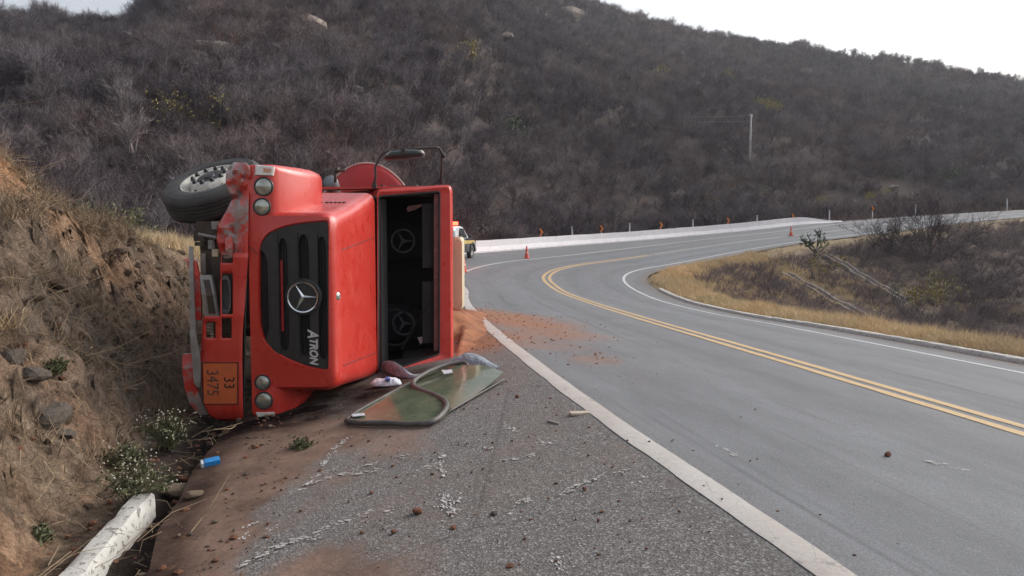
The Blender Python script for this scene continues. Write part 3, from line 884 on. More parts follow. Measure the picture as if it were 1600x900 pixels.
ec = T(473, 464.5, -.02)
MB().lathe([(0, 0), (.165, 0), (.178, -.014), (.178, -.05)], 40, Matrix.Translation((ec[0], -.012, ec[2])) @ Matrix.Rotation(R(90), 4, 'X')).build('emblem_base', M['black_plastic'], grille, smooth=True, angle=35)
star(grille, (ec[0], -.016, ec[2]), .150, M['chrome'], .016, .010, .12)
# lettering
def text(body, size, parent, mat, loc, name='lettering', shear=0, extr=.003, sx=1.0, bold=0.0):
    cu = bpy.data.curves.new(name, 'FONT'); cu.body = body; cu.size = size; cu.extrude = extr; cu.offset = bold; cu.shear = shear
    cu.align_x = 'LEFT'; cu.align_y = 'BOTTOM_BASELINE'
    tmp = bpy.data.objects.new('tmp', cu); COL.objects.link(tmp)
    bpy.context.view_layer.update()
    me = bpy.data.meshes.new_from_object(tmp.evaluated_get(bpy.context.evaluated_depsgraph_get()))
    bpy.data.objects.remove(tmp)
    me.materials.clear(); me.materials.append(mat)
    # text x -> down the photo (-a), text y -> +h, normal -> -depth
    me.transform(Matrix(((0, 1, 0, 0), (0, 0, -1, 0), (-1, 0, 0, 0), (0, 0, 0, 1))) @ Matrix.Diagonal((sx, 1, 1, 1)))
    me.update(); me.name = name
    o = bpy.data.objects.new(name, me); COL.objects.link(o); o.parent = parent; o.location = loc
    return o
lp = T(483, 517, -.01)
text('A', .138, grille, M['letter'], (lp[0] - .012, -.006, lp[2] + .01), bold=.0035, shear=.25, sx=.82)
text('TRON', .106, grille, M['letter'], (lp[0] + .004, -.006, lp[2] - .068), bold=.0035, shear=.25, sx=.84)

# ---- fenders with lamp columns
def rr_var(h0, h1, a0, a1, r, rtl):
    return rrect(h0, h1, a0, a1, r)
def fender(upper):
    S = (lambda a: a) if upper else (lambda a: 2.408 - a)
    secs = [(0.0, .945, 1.165, 1.80, 2.385, .03), (.015, .935, 1.195, 1.77, 2.402, .05), (.06, .935, 1.235, 1.74, 2.408, .07), (.20, .95, 1.315, 1.72, 2.408, .09),
            (.40, 1.0, 1.40, 1.70, 2.408, .10), (.60, 1.08, 1.452, 1.70, 2.405, .10), (.74, 1.12, 1.468, 1.70, 2.395, .10), (.78, 1.14, 1.455, 1.70, 2.38, .10), (.80, 1.16, 1.42, 1.72, 2.34, .08)]
    if not upper:
        secs = [(d, h0, h1, a0, a1 - .16 * sstep(.3, .8, d), r + .22 * float(sstep(.15, .7, d))) for d, h0, h1, a0, a1, r in secs]
    mb = MB()
    mb.loft([[(h, d, S(a)) for h, a in rrect(h0, h1, a0, a1, min(r, (h1 - h0) * .48), 6)] for d, h0, h1, a0, a1, r in secs], 0, True, True)
    o = mb.build('fender', M['red'], truck, smooth=True, angle=45)
    yl = [(412, 291.5, 13.5), (409.5, 323, 12.5)] if upper else [(410.5, 597.5, 11.5), (412.5, 626, 13)]
    for u, v, r in yl:
        c = T(u, v, 0); rr_ = r * TY / F
        Mx = Matrix.Translation((c[0], -.002, c[2])) @ Matrix.Rotation(R(90), 4, 'X')
        lo = MB().lathe([(0, .0), (rr_ * .5, -.002), (rr_ * .93, .0), (rr_ * .97, .012), (rr_ * 1.1, .008), (rr_ * 1.13, -.01)], 28, Mx).build('headlight', M['black_plastic'], o, smooth=True)
        MB().lathe([(0, .022), (rr_ * .4, .02), (rr_ * .75, .015), (rr_ * .95, .005)], 28, Mx).build('lamp_lens', M['lamp'], o, smooth=True)
    box = [(400, 257.5), (429, 260.5), (427, 274.5), (398.5, 274)] if upper else [(400, 644), (430, 643.5), (428, 652.5), (404, 654)]
    q = [T(u, v, 0) for u, v in box]
    cen = sum(q, Vector()) / 4
    il = MB().loft([[p + Vector((0, .02, 0)) for p in q], [p + Vector((0, -.012, 0)) for p in q], [cen + (p - cen) * .86 + Vector((0, -.02, 0)) for p in q]]).build('indicator_lamp', M['lamp_clear'], o)
    am = [cen + (p - cen) * .42 + Vector((.03, -.023, 0)) for p in q]
    MB().loft([am, [p + Vector((0, .01, 0)) for p in am]]).build('lamp_bulb', M['lamp_amber'], o)
    for u, v in ([(400.5, 303), (399.5, 331.5)] if upper else [(400, 585), (402, 612)]):
        c = T(u, v, 0); MB().disc((0, 0, 0), .006, 8, Matrix.Translation((c[0], -.003, c[2])) @ Matrix.Rotation(R(90), 4, 'X')).build('screw', M['black_plastic'], o)
    return o
fu = fender(True); fl = fender(False)
seam([T(387.5, 300, .0), T(386, 400, .0), T(383, 500, .0), T(381.5, 645, .0)], truck, .009)
seam([T(388.5, 385, -.004), T(404, 398, -.010)], hood_o)

# ---- bumper: torn steel skin with openings
def warp(u, v): return 0.0
def skin(cols, rows, keep, dfun, mat, name, parent=truck, thick=.012):
    vs = []; fs = []
    nu = len(cols[0])
    for j, v in enumerate(rows):
        for i in range(nu):
            u = cols[j][i]; d = dfun(u, v)
            vs.append(T(u, v, d))
    for j in range(len(rows) - 1):
        for i in range(nu - 1):
            if keep(.25 * (cols[j][i] + cols[j][i + 1] + cols[j + 1][i] + cols[j + 1][i + 1]), (rows[j] + rows[j + 1]) / 2):
                k = j * nu + i; fs.append((k, k + 1, k + nu + 1, k + nu))
    o = MB().add(vs, fs).build(name, mat, parent, smooth=True, angle=35)
    sm = o.modifiers.new('thickness', 'SOLIDIFY'); sm.thickness = thick; sm.offset = 0
    return o
rows = [395, 404, 411, 414, 420, 427, 431, 440, 460, 480, 491, 494, 497, 503, 512, 524, 528, 533, 548, 562, 580, 600, 618, 632, 641, 648, 653, 657]
def bl(v): return float(np.interp(v, [395, 430, 500, 560, 600, 632, 648, 657], [344, 344, 317, 314, 316, 320, 328, 344]))
def br(v): return float(np.interp(v, [395, 470, 520, 560, 657], [388, 383, 379, 378.5, 380]))
ucols = [0, .05, .16, .27, .30, .40, .50, .56, .60, .70, .76, .82, .86, .92, 1.0]
def bcol(v):
    base = [317, 322, 327, 337, 339.5, 342, 344.5, 346.5, 349, 355, 362, 364, 366, 373, 379.5]
    l, r_ = bl(v), br(v)
    return [l if i == 0 else (r_ if i == 14 else min(max(b, l + .3 * i), r_ - .3 * (14 - i))) for i, b in enumerate(base)]
def bkeep(u, v):
    if v < 494 and u < 344.5: return False
    if v < 427 and u < 346: return v > 411
    if 346.5 < u < 364 and 395 < v < 420 and v < 411: return False          # upper slot
    if 346.5 < u < 364 and 428 < v < 492: return False                       # lamp opening
    if 346.5 < u < 362 and 497 < v < 528: return False
    if 322 < u < 338 and 500 < v < 528: return False
    return True
def bdep(u, v):
    d = .05 * max(0, (v - 636) / 20) ** 2 * 1.2 + .03 * max(0, (325 - u) / 12) ** 2
    d += .012 * math.sin(v * .06) * (v < 500)
    d -= .012 * (533 < v < 640) * (321 < u < 374) * 0
    return d - .02
bumper = skin([bcol(v) for v in rows], rows, bkeep, bdep, M['red'], 'bumper')
# crumpled upper corner of the bumper, folded back towards the wheel
rows2 = list(np.linspace(254, 404, 26))
def cl_(v): return float(np.interp(v, [254, 262, 275, 290, 300, 308, 330, 352, 372, 380, 392, 404], [366, 357, 353, 353, 357, 365, 354, 341, 338, 340, 343, 350]))
def cr_(v): return float(np.interp(v, [254, 262, 285, 289, 300, 404], [384, 391, 391, 385, 388.5, 387]))
cols2 = [[cl_(v) + (cr_(v) - cl_(v)) * f for f in np.linspace(0, 1, 9)] for v in rows2]
def cdep(u, v):
    f = (cr_(v) - u) / max(6, cr_(v) - cl_(v))
    n = float(fbm(np.array(u * .09), np.array(v * .07), 3, 7)) - .5
    return -.03 + .07 * f + n * .15 * min(1, f * 2) + .05 * math.exp(-((v - 268 - (u - 360) * .5) / 3.5) ** 2) + .07 * math.exp(-((v - 292 - (390 - u) * .75) / 5) ** 2) + .03 * math.sin(v * .11 + u * .1) * f
corner = skin(cols2, rows2, lambda u, v: True, cdep, M['red_scraped'], 'bumper_corner', thick=.01)
# tongue of folded steel and the narrow strips hanging at the left
tg = MB().loft([[T(352, 372, -.03), T(362, 368, -.03), T(362, 368, .02), T(352, 372, .02)], [T(352, 390, -.06), T(364, 386, -.06), T(364, 386, 0), T(352, 390, 0)], [T(356, 404, -.02), T(363, 402, -.03), T(363, 402, .02), T(356, 404, .02)]])
tg.build('bent_flap', M['red_scraped'], truck)
def bar_px(path, wpx, d0, thick, mat, name, parent=truck):
    rings = []
    for (u, v, d) in path:
        k = wpx if not isinstance(wpx, list) else wpx[path.index((u, v, d))]
        a, b = T(u - k / 2, v, d + d0), T(u + k / 2, v, d + d0)
        rings.append([a, b, b + Vector((0, thick, 0)), a + Vector((0, thick, 0))])
    return MB().loft(rings).build(name, mat, parent)
bar_px([(291, 404, .10), (299, 408, .06), (305, 430, .04), (308, 470, .04), (309, 500, .05)], [8, 14, 13, 13, 10], 0, .03, M['red_scraped'], 'bumper_strip')
bar_px([(298, 385, .08), (299, 440, .0), (301, 520, -.02), (307, 570, -.03), (308, 598, -.03), (310, 606, -.02)], [6, 6, 9, 13, 10, 3], 0, .02, M['grey_metal'], 'steel_strip')
bar_px([(292, 553, .06), (293, 575, .0), (297, 605, -.01), (306, 630, .0), (318, 648, .03)], [13, 17, 18, 20, 14], .01, .05, M['red_scraped'], 'bumper_end')
bl_ = bar_px([(321, 430, .02), (325, 460, -.03), (331, 498, -.01)], [18, 20, 21], 0, .05, M['grey_metal'], 'step_bracket')
bar_px([(322, 437, .0), (327, 462, -.045), (331, 490, -.03)], [9, 9, 10], -.002, .02, M['dark_metal'], 'bracket_recess', bl_)
# fog-lamp housing in the opening
fl_ = []
for k in range(24):
    an = 2 * math.pi * k / 24; fl_.append((T(355 + 8.5 * math.copysign(abs(math.cos(an)) ** .7, math.cos(an)), 460, .05)[0], T(355, 460 + 30 * math.copysign(abs(math.sin(an)) ** .6, math.sin(an)), .05)[2]))
cfl = (sum(p[0] for p in fl_) / 24, sum(p[1] for p in fl_) / 24)
MB().loft([ring(sc_poly(fl_, 1.0, cfl), .0), ring(sc_poly(fl_, .80, cfl), -.004), ring(sc_poly(fl_, .76, cfl), .06), ring(sc_poly(fl_, .1, cfl), .07)], 0, False, True).build('lamp_housing', simple('grey_lamp_housing', (.10, .10, .10), .45), truck, smooth=True, angle=40)
MB().box(T(357, 500, .17), (.28, .05, 1.25)).build('bumper_beam', M['dark_metal'], truck)
slat_me = None
for u_, v_, d_ in [(354 if k < 6 else 330, 499 + (k % 6) * 5, .02) for k in range(12)] + [(355, 399 + k * 4, .03) for k in range(5)]:
    piece('air_inlet_slat', (.10, .01, .008), T(u_, v_, d_), M['dark_metal'], truck)
# radiator core seen through the torn bumper
rad = MB().box(T(333, 432, .22), (.20, .04, .50)).build('radiator', M['dark_metal'], truck)
M['fin'] = simple('dull_aluminium_fin', (.10, .085, .075), .5, .3, 20, metal=.5)
for k in range(24): piece('radiator_fin', (.145, .02, .007), T(334, 402 + k * 3.0, .175), M['fin'], rad)
MB().box(T(318, 412, .19), (.05, .03, .20)).build('radiator_side_plate', M['grey_metal'], rad)
MB().box(T(337, 395, .16), (.055, .05, .07)).build('clip', M['beige'], rad)
# hazard plate with its two numbers
pl = [T(u, v, -.035) for u, v in ((316, 566.5), (372, 566.5), (372, 632), (317.5, 632))]
plate_o = MB().loft([pl, [p + Vector((0, .012, 0)) for p in pl]]).build('hazard_plate', M['print_black'], truck)
cpl = sum(pl, Vector()) / 4
pi_ = [cpl + Vector(((p - cpl)[0] * .95, -.004, (p - cpl)[2] * .96)) for p in pl]
MB().loft([pi_, [p + Vector((0, .003, 0)) for p in pi_]]).build('plate_face', M['orange_plate'], plate_o)
q1 = T(351, 588, -.035); text('33', .142, plate_o, M['print_black'], (q1[0] - .003, -.042, q1[2]), extr=.001, sx=.86)
q2 = T(324, 576.5, -.035); text('3475', .158, plate_o, M['print_grey'], (q2[0] - .003, -.042, q2[2]), extr=.001, sx=.82)

# ---- cab
def rquad(P, r, n=7):
    out = []
    for i in range(4):
        p0, p, p2 = Vector(P[i - 1]), Vector(P[i]), Vector(P[(i + 1) % 4])
        a = p + (p0 - p).normalized() * r; b = p + (p2 - p).normalized() * r
        for k in range(n):
            t_ = k / (n - 1); out.append(a * (1 - t_) ** 2 + p * 2 * t_ * (1 - t_) + b * t_ * t_)
    return out
O1, O2, O3, O4 = T(589, 296.5, 1.43), T(704.5, 288.5, 1.90), T(706, 566, 1.90), T(589, 594, 1.43)
I1, I2, I3, I4 = T(591, 307, 1.47), T(687, 299, 1.86), T(686, 553, 1.86), T(591, 586, 1.47)
ctr = (O1 + O2 + O3 + O4) / 4
out0 = rquad([O1, O2, O3, O4], .07)
def shift(P, dd, k=1.0): return [Vector((ctr[0] + (p[0] - ctr[0]) * k, p[1] + dd, ctr[2] + (p[2] - ctr[2]) * k)) for p in P]
midO = rquad([O1 + Vector((0, .10, .012)), O2 + Vector((.012, .12, .012)), O3 + Vector((.012, .12, -.012)), O4 + Vector((0, .10, -.012))], .10)
bk = 3.05
backO = rquad([Vector((1.0, bk, 2.30)), Vector((2.60, bk, 2.33)), Vector((2.60, bk, .10)), Vector((1.0, bk, .09))], .12)
backI = rquad([Vector((1.0, bk + .05, 2.24)), Vector((2.55, bk + .05, 2.27)), Vector((2.55, bk + .05, .16)), Vector((1.0, bk + .05, .15))], .12)
inn0 = rquad([I1, I2, I3, I4], .035)
lipO = rquad([O1 + (ctr - O1) * .02 + Vector((0, -.012, 0)), O2 + (ctr - O2) * .025 + Vector((0, -.012, 0)), O3 + (ctr - O3) * .025 + Vector((0, -.012, 0)), O4 + (ctr - O4) * .02 + Vector((0, -.012, 0))], .06)
shell = MB().loft([inn0, lipO, out0, midO, backO, backI], 0, False, True)
cab = shell.build('cab', M['red'], truck, smooth=True, angle=38)
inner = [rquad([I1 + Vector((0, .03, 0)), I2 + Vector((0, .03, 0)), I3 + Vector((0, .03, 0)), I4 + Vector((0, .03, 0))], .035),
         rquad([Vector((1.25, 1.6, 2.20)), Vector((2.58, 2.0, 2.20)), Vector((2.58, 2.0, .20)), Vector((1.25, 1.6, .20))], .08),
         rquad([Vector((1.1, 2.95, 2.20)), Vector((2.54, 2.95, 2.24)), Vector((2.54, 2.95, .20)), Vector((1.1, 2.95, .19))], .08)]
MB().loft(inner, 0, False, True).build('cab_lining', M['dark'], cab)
# black rubber channel left round the empty windshield opening
chn = inn0 + [inn0[0]]
MB().tube([p + Vector((0, -.004, 0)) for p in chn], .013, 6).build('window_channel', M['black_plastic'], cab, smooth=True)
bar_px([(682.5, 303, 1.90), (682.5, 548, 1.90)], [9, 9], 0, .02, M['liner'], 'roof_lining', cab)
for v in (322, 352, 395, 437, 470, 505, 535): piece('lining_clip', (.02, .008, .012), T(684, v, 1.89), M['black_plastic'], cab)
# A-pillar highlight trim on the upper side and drip rail
seam([T(597, 300, 1.46), T(640, 297.5, 1.62), T(690, 293, 1.84)], cab, .008, 'drip_rail', 'red')
# roof edge dents: pale chipped paint
for v in (318, 330, 343, 358, 398, 430, 470, 512, 545):
    piece('paint_chip', (.010, .004, rnd.uniform(.02, .07)), T(702.5, v, 1.885), M['rim_light'], cab, rot=(0, R(rnd.uniform(-15, 15)), 0))
# upper (passenger) door with its window, on the side that faces the sky
dr = MB().loft([[Vector((1.15, 1.55, 2.262)), Vector((2.62, 1.95, 2.305)), Vector((2.52, 2.75, 2.325)), Vector((1.15, 2.75, 2.315))], [Vector((1.15, 1.55, 2.29)), Vector((2.62, 1.95, 2.325)), Vector((2.52, 2.75, 2.345)), Vector((1.15, 2.75, 2.335))]]).build('door', M['red'], cab)
MB().loft([[Vector((1.98, 1.86, 2.305)), Vector((2.54, 2.0, 2.32)), Vector((2.46, 2.66, 2.335)), Vector((1.98, 2.66, 2.33))], [Vector((1.98, 1.86, 2.325)), Vector((2.54, 2.0, 2.338)), Vector((2.46, 2.66, 2.352)), Vector((1.98, 2.66, 2.348))]]).build('door_window', M['car_glass'], cab)
MB().box((1.8, 2.5, 2.35), (.04, .16, .03)).build('door_handle', M['black_plastic'], cab)
M['dash2'] = simple('dark_grey_trim', (.012, .012, .013), .7)
def smooth_path(P, n=4):
    A = np.array([tuple(p) for p in P]); return [Vector(q) for q in catmull(A, n)]
# interior: dashboard, steering wheel, two seats with printed emblems
db = MB()
secs = [(.20, 1.0), (.5, 1.06), (1.0, 1.10), (1.6, 1.06), (2.16, 1.0)]
db.loft([[(1.3, 1.62, a), (1.935 * k / 1.06 if False else 1.90 + .02 * k, 1.60, a), (1.95 + .03 * (k - 1), 1.85, a), (1.88, 2.02, a), (1.3, 2.05, a)] for a, k in secs])
db.build('dashboard', simple('dark_grey_dashboard', (.040, .041, .044), .55), cab, smooth=True, angle=50)
sw = Matrix.Translation((2.0, 2.05, .62)) @ Matrix.Rotation(R(20), 4, 'Z') @ Matrix.Rotation(R(80), 4, 'X')
MB().tube([sw @ Vector((.22 * math.cos(2 * math.pi * k / 28), .22 * math.sin(2 * math.pi * k / 28), 0)) for k in range(29)], .014, 6).build('steering_wheel', M['seat'], cab, smooth=True)
MB().tube([sw @ Vector((0, 0, -.2)), sw @ Vector((0, 0, 0))], .03, 8).build('steering_column', M['seat'], cab)
def seat(au, av, er, squash=1.0):
    e = T(au, av, 2.42)
    o = MB()
    rings = []
    for hh, wd, dp in ((1.25, .24, .11), (1.35, .26, .13), (1.75, .26, .11), (2.05, .24, .08), (2.12, .20, .06)):
        rings.append([(hh, 2.62 + dy * dp + (hh - 1.3) * .06, e[2] + dx * wd) for dx, dy in ((-1, -.6), (-.8, -1), (.8, -1), (1, -.6), (1, .8), (-1, .8))])
    o.loft(rings)
    so = o.build('seat', M['seat'], cab, smooth=True, angle=50)
    hd = MB()
    hd.loft([[(2.02 + .02 * (k == 0), 2.52 + dy * dpp, e[2] + dx * .20) if False else (hh, 2.60 + dy * dpp, e[2] + dx * ww) for dx, dy in ((-1, -.6), (-.8, -1), (.8, -1), (1, -.6), (1, .8), (-1, .8))] for k, (hh, ww, dpp) in enumerate(((2.10, .17, .05), (2.16, .20, .09), (2.42, .19, .09), (2.48, .15, .05)))])
    hd.build('headrest', M['seat'], so, smooth=True, angle=50)
    st_ = star(so, (e[0], 2.46, e[2]), er, M['seat_logo'], er * .16, .004, .14)
    st_.data.transform(Matrix.Translation((e[0], 2.46, e[2])) @ Matrix.Diagonal((squash, 1, 1, 1)) @ Matrix.Translation((-e[0], -2.46, -e[2])))
    return so
seat(629, 376.5, .155); seat(630, 506, .155, .95)
# light through the rear window painted as a pale plate, and a scrap of paper
rw = [T(u, v, 2.52) for u, v in ((638, 322), (658, 319), (663, 320), (648, 328), (637, 331), (635, 326))]
MB().loft([rw, [p + Vector((0, .01, 0)) for p in rw]]).build('rear_window_light', simple('painted_window_light', (.75, .42, .38), .3), cab)
pp = [T(u, v, 2.2) for u, v in ((652, 527), (663, 526), (660, 534), (657, 539))]
MB().loft([pp, [p + Vector((0, .008, 0)) for p in pp]]).build('paper_scrap', simple('white_paper', (.62, .60, .62), .8), cab)

for v0, v1 in ((318, 418), (440, 535)):
    p, q = T(676, v0, 1.93), T(664, v1, 2.0)
    MB().box((p + q) / 2, (.16, .02, abs(p[2] - q[2])), rot=(0, 0, R(20))).build('sun_visor', M['dash2'], cab)
MB().tube(smooth_path([T(690, 430, 1.95), T(672, 470, 1.9), T(655, 500, 1.95), T(640, 520, 2.0), T(628, 545, 1.9)]), .007, 6).build('hanging_cable', M['seat'], cab)
# ---- mirror on its tube bracket
D_ = 1.62
mir = MB().tube([T(584, 291, D_), T(587, 276, D_), T(586, 262, D_), T(592, 247, D_), T(598, 240, D_), T(607, 236.5, D_), T(640, 233, D_), T(678, 230.5, D_ + .1), T(687, 232, D_ + .1), T(691, 240, D_ + .15), T(690, 262, D_ + .2), T(688, 287, D_ + .25)], .014, 8).build('mirror_bracket', simple('dark_brown_tube', (.045, .030, .028), .5), truck, smooth=True)
hd_ = MB(); secs = []
for u, v0, v1, dd in ((600.5, 246, 249, .03), (604, 240, 250.5, .07), (613, 236, 250.5, .10), (633, 233.5, 249.5, .11), (652, 233.5, 247, .10), (659, 235.5, 245.5, .07), (663, 240, 243.5, .03)):
    vm_ = (v0 + v1) / 2
    secs.append([T(u, vm_ - math.cos(an) * (v1 - v0) / 2, D_) + Vector((0, math.sin(an) * dd, 0)) for an in np.linspace(0, 2 * math.pi, 13)[:-1]])
hd_.loft(secs)
mo = hd_.build('mirror', simple('black_green_mirror', (.028, .034, .034), .35), truck, smooth=True)
MB().loft([[T(601, 247, D_ - .01), T(604, 241, D_ - .07), T(612, 236.5, D_ - .09), T(605, 243, D_ - .085)], [T(600, 245, D_ - .01), T(603.5, 239.5, D_ - .06), T(611, 235, D_ - .08), T(604, 241, D_ - .08)]]).build('mirror_edge', M['grey_metal'], mo)
MB().loft([[T(663, 243, D_ - .01), T(662, 239, D_ - .05), T(656, 235, D_ - .09), T(659, 240, D_ - .085)], [T(664.5, 242, D_ - .01), T(663, 237.5, D_ - .05), T(657, 233.5, D_ - .09), T(661, 239, D_ - .08)]]).build('mirror_edge', M['grey_metal'], mo)
MB().box(T(630, 236, D_ - .1), (.05, .04, .05)).build('mirror_clamp', M['black_plastic'], mo)
MB().lathe([(0, -.02), (.03, -.02), (.035, .02), (0, .025)], 12, Matrix.Translation(T(692, 243, D_ + .15)) @ Matrix.Rotation(R(80), 4, 'Y')).build('bracket_joint', M['black_plastic'], mir, smooth=True)
MB().box(T(585, 290, D_), (.05, .05, .06)).build('bracket_foot', M['black_plastic'], mir)
MB().loft([[T(674, 289, D_ + .25), T(692, 287, D_ + .25), T(690, 278, D_ + .25), T(687, 279, D_ + .25)], [p + Vector((0, .03, 0)) for p in (T(674, 289, D_ + .25), T(692, 287, D_ + .25), T(690, 278, D_ + .25), T(687, 279, D_ + .25))]]).build('bracket_foot', M['black_plastic'], mir)
MB().tube([T(697, 290, 2.0), T(697, 283, 2.0), T(700, 282, 2.0), T(701, 292, 2.0)], .008, 6).build('marker_lamp_guard', M['dark_metal'], cab)
MB().lathe([(0, .02), (.02, .015), (.025, 0)], 12, Matrix.Translation(T(650, 291, 1.7))).build('door_hinge', M['dark_metal'], cab)

# ---- roof unit in pale beige
bp = rrect(2.665, 2.795, .765, 1.72, .05, 5)
un = MB().loft([ring(sc_poly(bp, .93, (2.73, 1.24)), 2.58), ring(bp, 2.61), ring(bp, 3.0), ring(sc_poly(bp, .95, (2.73, 1.24)), 3.03)]).build('roof_unit', M['beige'], truck, smooth=True, angle=40)
MB().box((2.652, 2.72, 1.24), (.045, .16, .95)).build('roof_unit_gap', M['dark_metal'], un)

# ---- tank behind the cab
TCH, TCA, TA, TB_ = 1.40, 1.48, 1.265, .80
tk = MB(); sec = []
for d, k in ((3.62, .0), (3.50, .45), (3.49, .80), (3.50, .93), (3.54, .985), (3.60, 1.0), (4.1, 1.0), (4.3, .93), (5.6, .90), (6.6, .88), (7.3, .86), (7.36, .84), (7.42, .6), (7.44, .3)):
    tsh = -.30 * float(sstep(3.9, 4.6, d))
    sec.append([(TCH + tsh + TB_ * max(k, .02) * math.cos(2 * math.pi * j / 56), d, TCA + TA * max(k, .02) * math.sin(2 * math.pi * j / 56)) for j in range(56)])
tk.loft(sec)
tank = tk.build('tank', M['tank_red'], truck, smooth=True, angle=50)
MB().tube([(TCH + TB_ * 1.0 * math.cos(2 * math.pi * j / 64), 3.55, TCA + TA * 1.0 * math.sin(2 * math.pi * j / 64)) for j in range(65)], .012, 6).build('tank_rim_highlight', M['rim_light'], tank, smooth=True)  # pale tube paints a highlight along the tank's edge
vv = MB()
c = T(527, 268, 2.9)
vv.tube([T(524, 285, 2.9), T(524, 268, 2.9)], .02, 6).tube([T(522, 268, 2.9), T(540, 266, 2.9)], .022, 6).tube([T(527, 270, 2.9), T(527, 262, 2.9)], .03, 6)
vv.build('pipe_fitting', M['dark_metal'], truck, smooth=True)
MB().lathe([(0, .05), (.09, .05), (.10, .0), (.09, -.2)], 20, Matrix.Translation(T(517, 286, 3.0)) @ Matrix.Rotation(R(60), 4, 'X')).build('air_filter', simple('grey_filter_can', (.16, .17, .18), .5), truck, smooth=True)

# ---- chassis, axle, wheel
cs = MB()
for a in (.78, 1.62): cs.box((.72, 3.9, a), (.24, 7.1, .08))
for d in (.7, 2.2, 3.6, 5.4, 7.2): cs.box((.70, d, 1.2), (.16, .10, .80))
cs.build('chassis_frame', M['dark_metal'], truck)
ax = MB().tube([(.30, .98, .3), (.33, .98, 1.2), (.22, .98, 2.0)], .065, 10)
ax.box((.28, .98, 1.98), (.20, .20, .16)).build('front_axle', M['dark_metal'], truck)
sp = MB()
for k in range(4): sp.box((.40 + .022 * k, .98, 1.72), (.018, 1.3 - .22 * k, .08))
sp.build('leaf_spring', M['dark_metal'], truck)
st = MB()
for u0, u1, v0, v1, d in ((310, 340, 346, 362, .6), (306, 330, 360, 377, .45), (316, 345, 374, 396, .5), (322, 345, 352, 368, .35), (308, 322, 378, 384, .3)):
    p, q = T(u0, v0, d), T(u1, v1, d); st.box((p + q) / 2, (abs(q[0] - p[0]), .12, abs(p[2] - q[2])))
st.build('steering_gear', M['dark_metal'], truck)
sb = MB()
sb.box(T(336, 352, .30), (.05, .05, .075)).tube([T(310, 366, .3), T(338, 371, .3)], .018, 6).box(T(330, 382, .28), (.045, .05, .085))
sb.build('suspension_bracket', M['grey_metal'], truck)
# large block of engine behind the grille, keeps light from passing through
MB().box((1.2, .72, 1.15), (.5, .9, 1.1)).build('engine', M['dark'], truck)
def make_wheel(parent):
    ty = MB()
    W_ = .145
    prof = [(.320, -W_ + .03), (.33, -W_), (.42, -W_ - .012), (.49, -W_ + .005), (.522, -W_ + .03), (.532, -W_ + .055)]
    z = -W_ + .055
    for gz in (-.062, -.02, .022, .064):
        prof += [(.534, gz - .009), (.520, gz - .006), (.520, gz + .006), (.534, gz + .009)]
    prof += [(.532, W_ - .055), (.522, W_ - .03), (.49, W_ - .005), (.475, W_ + .004), (.465, W_ + .002), (.42, W_ + .012), (.36, W_ + .006), (.345, W_), (.322, W_ - .03), (.320, -W_ + .03)]
    ty.lathe(prof, 72)
    tyre = ty.build('tyre', M['rubber'], parent, smooth=True, angle=40)
    rm = MB().lathe([(.327, W_ - .02), (.322, W_ - .004), (.308, W_ - .008), (.300, W_ - .03), (.272, W_ - .07), (.262, W_ - .10), (.240, W_ - .085), (.226, W_ - .02), (.205, W_ + .012), (.19, W_ + .018), (.150, W_ + .018), (.146, W_ + .002)], 48)
    rim = rm.build('rim', M['rim'], parent, smooth=True, angle=50)
    hb = MB().lathe([(.148, W_ + .0), (.13, W_ + .012), (.06, W_ + .012), (.052, W_ + .03), (.03, W_ + .036), (0, W_ + .036)], 32).build('hub', simple('dark_hub', (.035, .038, .040), .5, dust=(.1, .09, .08), dustamt=.4), parent, smooth=True, angle=35)
    for k in range(10):
        an = 2 * math.pi * k / 10 + .2
        Mx = Matrix.Translation((.172 * math.cos(an), .172 * math.sin(an), W_ + .018))
        MB().lathe([(.027, -.002), (.026, .012), (.019, .022), (.016, .036), (0, .039)], 10, Mx).build('wheel_nut', M['black_plastic'], rim, smooth=True, angle=45)
        an += .31
        nrm = Vector((math.cos(an) * .97, math.sin(an) * .97, .22))
        c = Vector((.2355 * math.cos(an), .2355 * math.sin(an), W_ - .052))
        Mx = Matrix.Translation(c) @ nrm.to_track_quat('Z', 'X').to_matrix().to_4x4()
        MB().disc((0, 0, .006), .026, 14, Mx).build('rim_hole', M['dark'], rim)
    # valve stamp ring on the sidewall
    MB().lathe([(.445, W_ + .0045), (.441, W_ + .011), (.437, W_ + .0065)], 64).build('sidewall_ring', M['rubber'], tyre, smooth=True)
    return tyre
wh = empty('wheel', (0, 0, 0)); wh.parent = truck
wc = T(328, 277.5, 1.05)
make_wheel(wh)
nz_ = Vector((-.17, -.47, .85)).normalized()
wh.rotation_euler = nz_.to_track_quat('Z', 'X').to_euler()
wh.location = wc - nz_ * .145
# battery / fuel box low on the hidden side gives the chassis body
MB().box((.55, 2.6, 2.05), (.5, .9, .45)).build('battery_box', M['dark_metal'], truck)
# ================================================================== things on and beside the road
def idx_at_u(u, off, ymin=36):
    """centre-line index whose point at offset off is seen in column u"""
    best = None
    for i in range(len(CL)):
        if CL[i, 1] < ymin or CL[i, 0] > 150: continue
        o = off(i) if callable(off) else off
        x = CL[i, 0] + NR[i, 0] * o; y = CL[i, 1] + NR[i, 1] * o
        uu = 800 + F * x / (y * _c)
        if best is None or abs(uu - u) < best[0]: best = (abs(uu - u), i, x, y)
    return best[1:]
